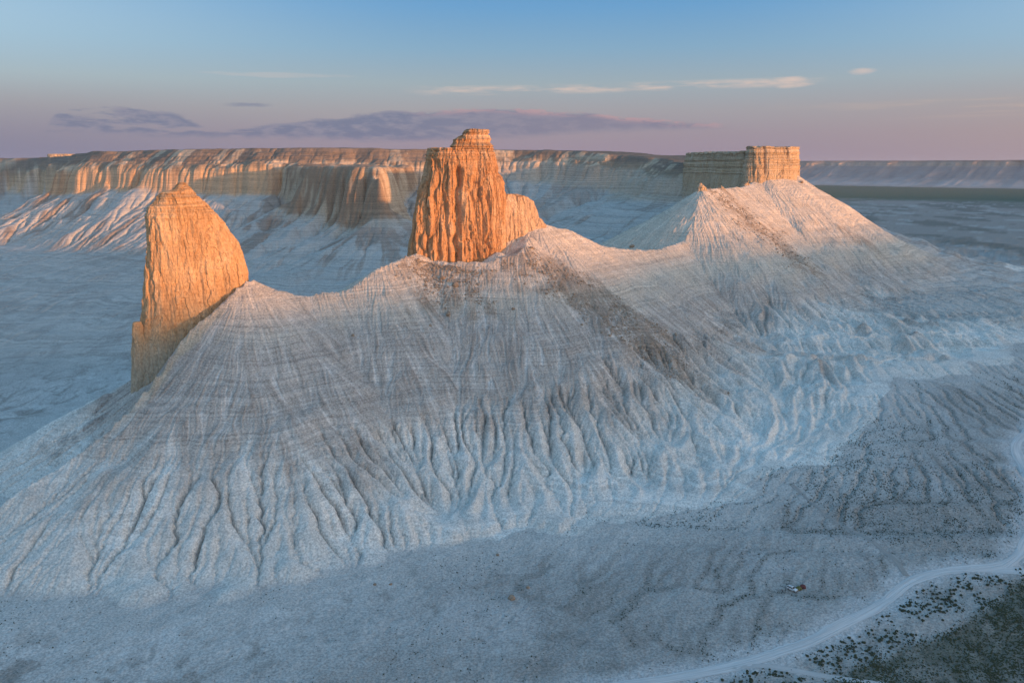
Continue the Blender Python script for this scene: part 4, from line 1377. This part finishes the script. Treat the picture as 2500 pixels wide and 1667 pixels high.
# ------------------------------------------------------------------ scrub
def shrub_mat(name, a, b):
    m, N, bs = principled(name, 0.9, 0.05)
    g = N.new('ShaderNodeNewGeometry')
    n = N.noise(g.outputs['Position'], 0.35, 3.0)
    n2 = N.noise(g.outputs['Position'], 5.0, 2.0)
    c = N.mix(N.math('MULTIPLY', N.math('ADD', n, n2), 0.5), a, b)
    m.node_tree.links.new(c, bs.inputs['Base Color'])
    return m
MAT_SHRUB = shrub_mat('saltbush', (.035, .045, .03), (.085, .095, .06))
MAT_SCRUB = shrub_mat('dense_scrub', (.045, .055, .03), (.10, .105, .06))

def shrub_template(r, k=3):
    """a few tilted leafy lobes joined into one low tuft"""
    V = []; F = []
    for j in range(k):
        a = r.random() * 6.28; d = 0.35 * r.random()
        cx, cy = math.cos(a) * d, math.sin(a) * d
        b = len(V)
        m = 5
        V.append((cx, cy, 0.55 + 0.25 * r.random()))
        for i in range(m):
            t = i / m * 6.28 + r.random() * 0.6; rr = 0.34 + 0.2 * r.random()
            V.append((cx + math.cos(t) * rr, cy + math.sin(t) * rr, 0.22 * r.random() + 0.1))
        for i in range(m):
            t = i / m * 6.28; V.append((cx + math.cos(t) * 0.22, cy + math.sin(t) * 0.22, -0.12))
        for i in range(m):
            i1 = (i + 1) % m
            F.append((b, b + 1 + i, b + 1 + i1))
            F.append((b + 1 + i, b + 1 + m + i, b + 1 + i1)); F.append((b + 1 + i1, b + 1 + m + i, b + 1 + m + i1))
    return np.array(V), np.array(F)

def place_shrubs(name, p, size, mat, label, cat, k, seed):
    r = np.random.default_rng(seed)
    temps = [shrub_template(r, k) for _ in range(7)]
    n = len(p); z0 = zat(p[:, 0], p[:, 1])
    VV = []; FF = []; off = 0
    which = r.integers(0, 7, n)
    for w in range(7):
        idx = np.nonzero(which == w)[0]
        V, F = temps[w]
        an = r.random(len(idx)) * 6.28; s = size[idx]
        ca, sa = np.cos(an)[:, None] * s[:, None], np.sin(an)[:, None] * s[:, None]
        x = V[None, :, 0] * ca - V[None, :, 1] * sa + p[idx, 0, None]
        y = V[None, :, 0] * sa + V[None, :, 1] * ca + p[idx, 1, None]
        z = V[None, :, 2] * s[:, None] * 0.85 + z0[idx, None]
        VV.append(np.stack((x, y, z), -1).reshape(-1, 3))
        FF.append((F[None] + len(V) * np.arange(len(idx))[:, None, None]).reshape(-1, 3) + off)
        off += len(V) * len(idx)
    me = mesh_np(name, np.vstack(VV), None, np.vstack(FF), smooth=False)
    return tag(add_obj(name, me, mat), label, cat, kind='stuff')

def shrub_fields():
    r = np.random.default_rng(5)
    n = 330000
    x = r.uniform(-260, 430, n); y = r.uniform(262, 720, n)
    keep = np.abs(x) < y * 0.72 + 10
    x, y = x[keep], y[keep]
    S = lambda g: sample(g, G1['x0'], G1['y0'], G1['dx'], x, y)
    hr = S(B1[1]); A = S(ACC); co = S(coarse1)
    plain = 1 - sstep(hr, -1.5, 0.8)
    ch = sstep(np.log(A + 1), 3.2, 5.2)
    big = fbm(x / 48, y / 48, 4, 4); sm = fbm(x / 9, y / 9, 3, 1)
    d = 0.006 + 0.09 * sstep(big + 0.5 * sm + 0.1 * co, 0.0, 0.5)
    d = d * sstep(-y + 0.25 * x + 460, -60, 40)
    # thick belt below the spur on the right
    belt, _ = seg_dist(x, y, np.array([hit(*q)[:2] for q in ((1880, 1060), (2050, 1130), (2200, 1240), (2400, 1300), (2520, 1330))]))
    belt2, _ = seg_dist(x, y, np.array([hit(*q)[:2] for q in ((2150, 1060), (2350, 1170), (2520, 1220))]))
    wb = 1 - sstep(belt + 18 * big, 14, 52)
    wb = np.maximum(wb, 0.6 * (1 - sstep(belt2 + 15 * big, 10, 40)))
    d = d + wb * (0.25 + 0.9 * sstep(sm + 0.18 * co, -0.1, 0.4))
    d = d + 0.8 * ch * sstep(x + 40 * big, -20, 90) * sstep(big + 0.4 * sm, -0.55, 0.2)
    d = d * plain
    rd = line_dist(x, y, ROAD_S, 3)
    # strip below the road
    below, _ = seg_dist(x, y, np.vstack((SCRUB, SCRUB[:1])))
    ins = inside(x, y, SCRUB)
    road_y = np.interp(x, ROAD_S[np.argsort(ROAD_S[:, 0])][:, 0], ROAD_S[np.argsort(ROAD_S[:, 0])][:, 1])
    strip = (y < road_y - 3) & (~ins) & (x > 60) & (x < 260)
    d = np.where(strip, 0.62 * sstep(sm + 0.4 * big, -0.45, 0.3), d)
    d = np.where(ins, 0, d)
    d = d * sstep(rd, 4.2, 7.0) * sstep(line_dist(x, y, TRACK_S, 3), 1.5, 3.0) * sstep(line_dist(x, y, LOW_S, 3), 2.0, 4.0)
    car = hit(1945, 1441)
    d = d * sstep(np.hypot(x - car[0], y - car[1]), 2.5, 6)
    area = 690 * 458 / n
    k = r.random(len(x)) < d * area
    x, y, strip = x[k], y[k], strip[k]
    size = np.where(strip, 0.55 + 0.85 * r.random(len(x)) ** 1.8, 0.34 + 0.5 * r.random(len(x)) ** 2)
    return np.column_stack((x, y)), size, strip

BUSH_XY, BUSH_S, strip = shrub_fields()
# the 300 largest bushes beside the road are things of their own
order = np.argsort(-(BUSH_S * (strip * 1.0 + 0.2)))
solo = order[:300]
rest = np.setdiff1d(np.arange(len(BUSH_S)), solo)
place_shrubs('low_scrub', BUSH_XY[rest], BUSH_S[rest], MAT_SHRUB, 'countless small dark bushes dotted over the pale plain', 'scrub', 1, 21)
r_ = np.random.default_rng(31)
bush_me = []
for w in range(6):
    V, F = shrub_template(r_, 4)
    me = mesh_np('bush', V, None, F, smooth=False); me.materials.append(MAT_SHRUB); bush_me.append(me)
zz = zat(BUSH_XY[solo][:, 0], BUSH_XY[solo][:, 1])
for i, j in enumerate(solo):
    o = bpy.data.objects.new('desert_bush', bush_me[i % 6])
    col.objects.link(o)
    o.location = (BUSH_XY[j, 0], BUSH_XY[j, 1], float(zz[i]))
    s = float(BUSH_S[j]) * 1.0
    o.scale = (s, s, s * 0.85); o.rotation_euler = (0, 0, float(r_.random() * 6.28))
    tag(o, 'one of the dark bushes on the bleached strip below the dirt road', 'bush', 'bushes on the strip below the road')

def dense_corner():
    r = np.random.default_rng(9)
    lo = SCRUB.min(0); hi = np.minimum(SCRUB.max(0), (330, 420))
    n = 42000
    x = r.uniform(lo[0] - 3, hi[0], n); y = r.uniform(max(lo[1], 255), hi[1], n)
    sd, _ = seg_dist(x, y, np.vstack((SCRUB, SCRUB[:1])))
    sd = np.where(inside(x, y, SCRUB), sd, -sd)
    k = (r.random(n) < (0.25 + 0.75 * sstep(fbm(x / 6, y / 6, 3, 2) + 0.5 * fbm(x / 25, y / 25, 2, 3), -0.35, 0.35)) * sstep(sd, -2.5, 2)) & (x < y * 0.72 + 8)
    p = np.column_stack((x[k], y[k]))
    place_shrubs('dense_scrub', p, 0.35 + 0.75 * r.random(len(p)) ** 2, MAT_SCRUB, 'dense dark green scrub filling the near right corner', 'scrub', 1, 22)
dense_corner()
print('shrubs', len(rest), round(time.time() - T0, 1))

# ------------------------------------------------------------------ camp: car, tents, people
def bm_obj(name, bm, mat, parent=None, smooth=False):
    me = bpy.data.meshes.new(name)
    bm.to_mesh(me); bm.free()
    if smooth:
        for p in me.polygons: p.use_smooth = True
    return add_obj(name, me, mat, parent)

def prism(bm, prof, y0, y1, inset_top=None):
    """side profile (x, z) extruded across y; inset_top narrows by height"""
    def yy(z, s):
        w = y1 if s > 0 else y0
        return w * (1 - (inset_top(z) if inset_top else 0))
    a = [bm.verts.new((x, yy(z, -1), z)) for x, z in prof]
    b = [bm.verts.new((x, yy(z, 1), z)) for x, z in prof]
    n = len(prof)
    bm.faces.new(a); bm.faces.new(b[::-1])
    for i in range(n):
        j = (i + 1) % n
        bm.faces.new((a[j], a[i], b[i], b[j]))
    bmesh.ops.recalc_face_normals(bm, faces=bm.faces)

def cyl(bm, r, w, seg, mat):
    g = bmesh.ops.create_cone(bm, cap_ends=True, segments=seg, radius1=r, radius2=r, depth=w, matrix=mat)
    return g['verts']

PAINT = plain_mat('white_car_paint', (.72, .74, .76), 0.25, 0.5, 0.0, 0.02)
GLASS = plain_mat('dark_car_glass', (.012, .016, .02), 0.08, 0.6, 0.0, 0.1)
RUBBER = plain_mat('tyre_rubber', (.018, .018, .018), 0.85, 0.2)
METAL = plain_mat('wheel_metal', (.45, .45, .46), 0.35, 0.5, 0.7)
PLASTIC = plain_mat('black_trim', (.03, .03, .032), 0.6, 0.3)
LAMP = plain_mat('lamp_glass', (.75, .75, .72), 0.15, 0.6)
REDLAMP = plain_mat('tail_lamp_glass', (.35, .02, .02), 0.2, 0.6)

def quad_panel(name, corners, mat, parent, thick=0.012):
    c = [Vector(p) for p in corners]
    n = (c[1] - c[0]).cross(c[2] - c[0]).normalized() * thick
    bm = bmesh.new()
    a = [bm.verts.new(p) for p in c]; b = [bm.verts.new(p + n) for p in c]
    bm.faces.new(b); bm.faces.new(a[::-1])
    for i in range(len(c)):
        j = (i + 1) % len(c); bm.faces.new((a[i], a[j], b[j], b[i]))
    bmesh.ops.recalc_face_normals(bm, faces=bm.faces)
    return bm_obj(name, bm, mat, parent)

def make_car(loc, heading):
    t = root('parked_car', loc, 'white off-road car parked beside the two tents', 'car')
    t.rotation_euler = (0, 0, heading)
    bm = bmesh.new()
    prism(bm, [(-2.32, .52), (-2.34, .95), (-2.28, 1.10), (.98, 1.10), (1.75, 1.06), (2.18, .98), (2.36, .82), (2.38, .50), (2.2, .40), (-2.2, .40)], -.94, .94,
          lambda z: 0.03 * max(0, (z - .8)) / .3)
    bmesh.ops.bevel(bm, geom=list(bm.edges), offset=0.05, segments=2, affect='EDGES')
    body = bm_obj('body', bm, PAINT, t)
    bm = bmesh.new()
    cab = lambda z: 0.035 + 0.16 * max(0.0, z - 1.09) / .72
    prism(bm, [(-2.24, 1.09), (-2.14, 1.70), (-2.0, 1.81), (.05, 1.81), (.25, 1.74), (.98, 1.09)], -.94, .94, cab)
    bmesh.ops.bevel(bm, geom=list(bm.edges), offset=0.04, segments=2, affect='EDGES')
    roof = bm_obj('cabin', bm, PAINT, t)
    def side(x, z, s):
        return (x, s * (.94 * (1 - cab(z)) + .006), z)
    for s in (-1, 1):
        for (x0, x1, xt0, xt1) in ((-2.08, -1.28, -2.0, -1.28), (-1.18, -.28, -1.18, -.28), (-.18, .82, -.18, .22)):
            cs = [side(x0, 1.17, s), side(x1, 1.17, s), side(xt1, 1.68, s), side(xt0, 1.68, s)]
            quad_panel('side_window', cs if s < 0 else cs[::-1], GLASS, t)
    ws = lambda f, y: (.98 - .73 * f + .012, y * .94 * (1 - cab(1.09 + .65 * f)), 1.09 + .65 * f + .012)
    quad_panel('windscreen', [ws(.1, -.88), ws(.1, .88), ws(.92, .88), ws(.92, -.88)], GLASS, t)
    quad_panel('rear_window', [(-2.235, .74, 1.2), (-2.235, -.74, 1.2), (-2.16, -.66, 1.64), (-2.16, .66, 1.64)], GLASS, t)
    for s in (-1, 1):
        for x in (-1.42, 1.45):
            bm = bmesh.new()
            cyl(bm, .39, .26, 20, Matrix.Translation((x, s * .84, .39)) @ Matrix.Rotation(math.pi / 2, 4, 'X'))
            w = bm_obj('wheel', bm, RUBBER, t)
            bm = bmesh.new()
            cyl(bm, .23, .03, 14, Matrix.Translation((x, s * .985, .39)) @ Matrix.Rotation(math.pi / 2, 4, 'X'))
            bm_obj('rim', bm, METAL, w)
        quad_panel('headlight', [(2.375, s * .55 - .16, .74), (2.375, s * .55 + .16, .74), (2.345, s * .55 + .16, .90), (2.345, s * .55 - .16, .90)], LAMP, t)
        quad_panel('tail_light', [(-2.345, s * .8 + .08, .75), (-2.345, s * .8 - .08, .75), (-2.33, s * .8 - .08, 1.04), (-2.33, s * .8 + .08, 1.04)], REDLAMP, t)
        bm = bmesh.new()
        bmesh.ops.create_cube(bm, size=1.0, matrix=Matrix.Translation((.72, s * 1.02, 1.16)) @ Matrix.Diagonal((.12, .2, .15, 1)))
        bm_obj('wing_mirror', bm, PLASTIC, t)
    for x, nm in ((2.41, 'front_bumper'), (-2.38, 'rear_bumper')):
        bm = bmesh.new()
        bmesh.ops.create_cube(bm, size=1.0, matrix=Matrix.Translation((x, 0, .56)) @ Matrix.Diagonal((.14, 1.84, .24, 1)))
        bmesh.ops.bevel(bm, geom=list(bm.edges), offset=0.03, segments=1, affect='EDGES')
        bm_obj(nm, bm, PLASTIC, t)
    quad_panel('grille', [(2.378, -.36, .72), (2.378, .36, .72), (2.352, .36, .90), (2.352, -.36, .90)], PLASTIC, t)
    bm = bmesh.new()
    for s in (-1, 1):
        bmesh.ops.create_cube(bm, size=1.0, matrix=Matrix.Translation((-.95, s * .62, 1.87)) @ Matrix.Diagonal((1.9, .05, .05, 1)))
    for x in (-1.8, -.95, -.1):
        bmesh.ops.create_cube(bm, size=1.0, matrix=Matrix.Translation((x, 0, 1.86)) @ Matrix.Diagonal((.05, 1.24, .04, 1)))
    bm_obj('roof_rack', bm, PLASTIC, roof)
    return t

def make_tent(loc, rot, size, h, color, trim, label):
    t = root('dome_tent', loc, label, 'tent', 'tents beside the car')
    t.rotation_euler = (0, 0, rot)
    cm = plain_mat('tent_cloth', color, 0.75, 0.15, 0.0, 0.15, 2.0)
    tm = plain_mat('tent_trim', trim, 0.6, 0.2)
    n, m = 32, 14
    V = []; th = np.linspace(0, 2 * math.pi, n, endpoint=False)
    for i in range(m):
        f = i / (m - 1)
        rr = size * 0.5 * (math.cos(f * math.pi / 2) ** 0.75 if f < 1 else 0.02)
        sq = 1 + 0.10 * np.cos(4 * (th - math.pi / 4)) * (1 - f)      # taut between four pegged corners
        V.append(np.column_stack((np.cos(th) * rr * sq * 1.12, np.sin(th) * rr * sq * 0.95, np.full(n, h * math.sin(f * math.pi / 2) ** 0.9))))
    me = mesh_np('canopy', np.vstack(V), grid_quads(m, n, True), [tuple(range((m - 1) * n, (m - 1) * n + 3))], smooth=True)
    can = add_obj('canopy', me, cm, t)
    for a in (math.pi / 4, -math.pi / 4):                             # crossing poles sewn over the cloth
        P_ = []
        for k in np.linspace(0, math.pi, 15):
            f = abs(k - math.pi / 2) / (math.pi / 2); ff = 1 - f
            rr = size * 0.5 * (math.cos(ff * math.pi / 2) ** 0.75 if ff < 1 else 0.0) * 1.10 * (1 if k < math.pi / 2 else -1)
            P_.append(Vector((math.cos(a) * rr * 1.12, math.sin(a) * rr * 0.95, h * math.sin(ff * math.pi / 2) ** 0.9 + .02)))
        bm = bmesh.new(); prev = None
        for p in P_:
            ring = [bm.verts.new(p + Vector((math.cos(q), math.sin(q), .3 * math.sin(q))) * .035) for q in (0, 2.1, 4.2)]
            if prev:
                for i in range(3):
                    bm.faces.new((prev[i], prev[(i + 1) % 3], ring[(i + 1) % 3], ring[i]))
            prev = ring
        bm_obj('pole_sleeve', bm, tm, can)
    s2 = size * 0.5
    quad_panel('door', [(-.42, -s2 * .93, .08), (.42, -s2 * .93, .08), (.26, -s2 * .80, h * .62), (-.26, -s2 * .80, h * .62)], tm, t, 0.02)
    return t

def person_mat(name, skin, jacket, trousers, shoe):
    m, N, b = principled(name, 0.8, 0.2)
    tc = N.new('ShaderNodeTexCoord'); sp = N.new('ShaderNodeSeparateXYZ')
    m.node_tree.links.new(tc.outputs['Object'], sp.inputs[0])
    c = N.ramp(N.math('DIVIDE', sp.outputs[2], 1.8, clamp=True), [(0.0, shoe), (.06, trousers), (.52, jacket), (.835, skin)], 'CONSTANT')
    m.node_tree.links.new(c, b.inputs['Base Color'])
    return m

def make_person(loc, rot, label, jacket, trousers, stride=0.0, arm=0.0, group=None):
    """one continuous skinned figure: pelvis root, spine, head, arms with hands, legs with feet"""
    t = root('person', loc, label, 'person', group)
    t.rotation_euler = (0, 0, rot)
    V = [(0, 0, .96, .15), (0, .01, 1.14, .135), (0, 0, 1.36, .155), (0, -.01, 1.49, .065), (0, .02, 1.60, .092), (0, .025, 1.71, .085)]
    Ed = [(0, 1), (1, 2), (2, 3), (3, 4), (4, 5)]
    V.append((0, .11, 1.605, .022)); Ed.append((4, 6))                # nose
    for s in (-1, 1):
        b = len(V)
        sw = arm * s
        V += [(s * .19, 0, 1.42, .07), (s * .25, -.02 + sw * .1, 1.14, .05), (s * .24, .08 + sw * .2, .90, .037), (s * .24, .11 + sw * .22, .82, .036)]
        Ed += [(2, b), (b, b + 1), (b + 1, b + 2), (b + 2, b + 3)]
        for k, (dx, ln) in enumerate(((-.030, .065), (-.010, .080), (.010, .075), (.028, .060))):
            f = len(V)
            V += [(s * .24 + dx, .125 + sw * .22, .82 - ln * .6, .0095), (s * .24 + dx, .145 + sw * .22, .82 - ln, .008)]
            Ed += [(b + 3, f), (f, f + 1)]
        f = len(V)
        V += [(s * .24 - s * .045, .14 + sw * .2, .82, .010), (s * .24 - s * .05, .16 + sw * .2, .785, .009)]
        Ed += [(b + 2, f), (f, f + 1)]
        b = len(V)
        st = stride * s
        V += [(s * .10, 0, .90, .105), (s * .11, .03 + st * .14, .50, .065), (s * .11, -.01 + st * .26, .10, .045), (s * .12, .14 + st * .26, .045, .04)]
        Ed += [(0, b), (b, b + 1), (b + 1, b + 2), (b + 2, b + 3)]
    me = bpy.data.meshes.new('body')
    me.from_pydata([v[:3] for v in V], Ed, [])
    o = add_obj('body', me, person_mat('clothes', (.42, .27, .19), jacket, trousers, (.03, .03, .03)), t)
    sk = o.modifiers.new('skin', 'SKIN'); sk.use_smooth_shade = True
    for i, v in enumerate(V):
        d = me.skin_vertices[0].data[i]
        d.radius = (v[3], v[3]); d.use_root = (i == 0)
    sb = o.modifiers.new('smooth', 'SUBSURF'); sb.levels = 1; sb.render_levels = 1
    bm = bmesh.new()
    bmesh.ops.create_uvsphere(bm, u_segments=14, v_segments=8, radius=.112, matrix=Matrix.Translation((0, .0, 1.695)) @ Matrix.Diagonal((.95, 1.05, .85, 1)))
    bmesh.ops.delete(bm, geom=[v for v in bm.verts if v.co.z < 1.655 and v.co.y > .02], context='VERTS')
    bm_obj('hair', bm, plain_mat('dark_hair', (.02, .015, .012), 0.8, 0.2), t, True)
    return t

def ground_pt(px, py):
    p = hit(px, py); return (float(p[0]), float(p[1]), float(p[2]) + 0.02)

make_car(ground_pt(1934, 1440), R(-50))
make_tent(ground_pt(1950, 1438), R(25), 2.5, 1.45, (.15, .145, .05), (.06, .065, .035), 'olive green dome tent beside the white car')
make_tent(ground_pt(1960, 1434), R(-10), 2.5, 1.5, (.145, .05, .047), (.08, .035, .035), 'dark red dome tent farther from the white car')
make_person(ground_pt(1909, 1447), R(-70), 'person in dark clothes standing left of the car, farther from it', (.03, .035, .045), (.04, .045, .06), 0.2, 0.2, 'people at the camp')
make_person(ground_pt(1917, 1445), R(100), 'person in dark clothes standing left of the car, nearer to it', (.05, .05, .055), (.03, .03, .035), -0.15, -0.3, 'people at the camp')
# two tiny figures on the brink of the mesa
dg = bpy.context.evaluated_depsgraph_get()
fb = [o for o in mesa.children if o.name.startswith('front_block')][0]
for px, Y, lab, rr in ((1829, 948, 'tiny person on the mesa top, left of the other one', 0.5), (1851, 942, 'tiny person on the mesa top, right of the other one', 2.0)):
    x = at(px, 356, Y)[0]
    ok, p, _, _ = fb.ray_cast(Vector((x - mesa.location.x, Y - mesa.location.y, 200)), Vector((0, 0, -1)))
    z = p.z + mesa.location.z if ok else zB
    make_person((x, Y, z - 0.02), rr, lab, (.03, .03, .035), (.03, .03, .04), 0.1, 0.1, 'people on the mesa top')
print('camp', round(time.time() - T0, 1))

# ------------------------------------------------------------------ evening haze in the basin
def build_haze():
    x0, x1, y0, y1, z0, z1 = -14500, 14500, -14500, 14500, -16.0, 262.0
    v = [(x0, y0, z0), (x1, y0, z0), (x1, y1, z0), (x0, y1, z0), (x0, y0, z1), (x1, y0, z1), (x1, y1, z1), (x0, y1, z1)]
    f = [(0, 3, 2, 1), (4, 5, 6, 7), (0, 1, 5, 4), (1, 2, 6, 5), (2, 3, 7, 6), (3, 0, 4, 7)]
    me = bpy.data.meshes.new('haze'); me.from_pydata(v, [], f); me.update()
    m = bpy.data.materials.new('haze_air'); m.use_nodes = True
    nt = m.node_tree; nt.nodes.clear()
    out = nt.nodes.new('ShaderNodeOutputMaterial'); pv = nt.nodes.new('ShaderNodeVolumePrincipled')
    pv.inputs['Color'].default_value = (0.66, 0.78, 0.98, 1.0)
    pv.inputs['Density'].default_value = 2.4e-5
    pv.inputs['Anisotropy'].default_value = 0.0
    nt.links.new(pv.outputs[0], out.inputs['Volume'])
    o = add_obj('haze', me, m)
    tag(o, 'thin bluish evening haze filling the basin', 'haze', kind='stuff')
build_haze()
print('done', round(time.time() - T0, 1))
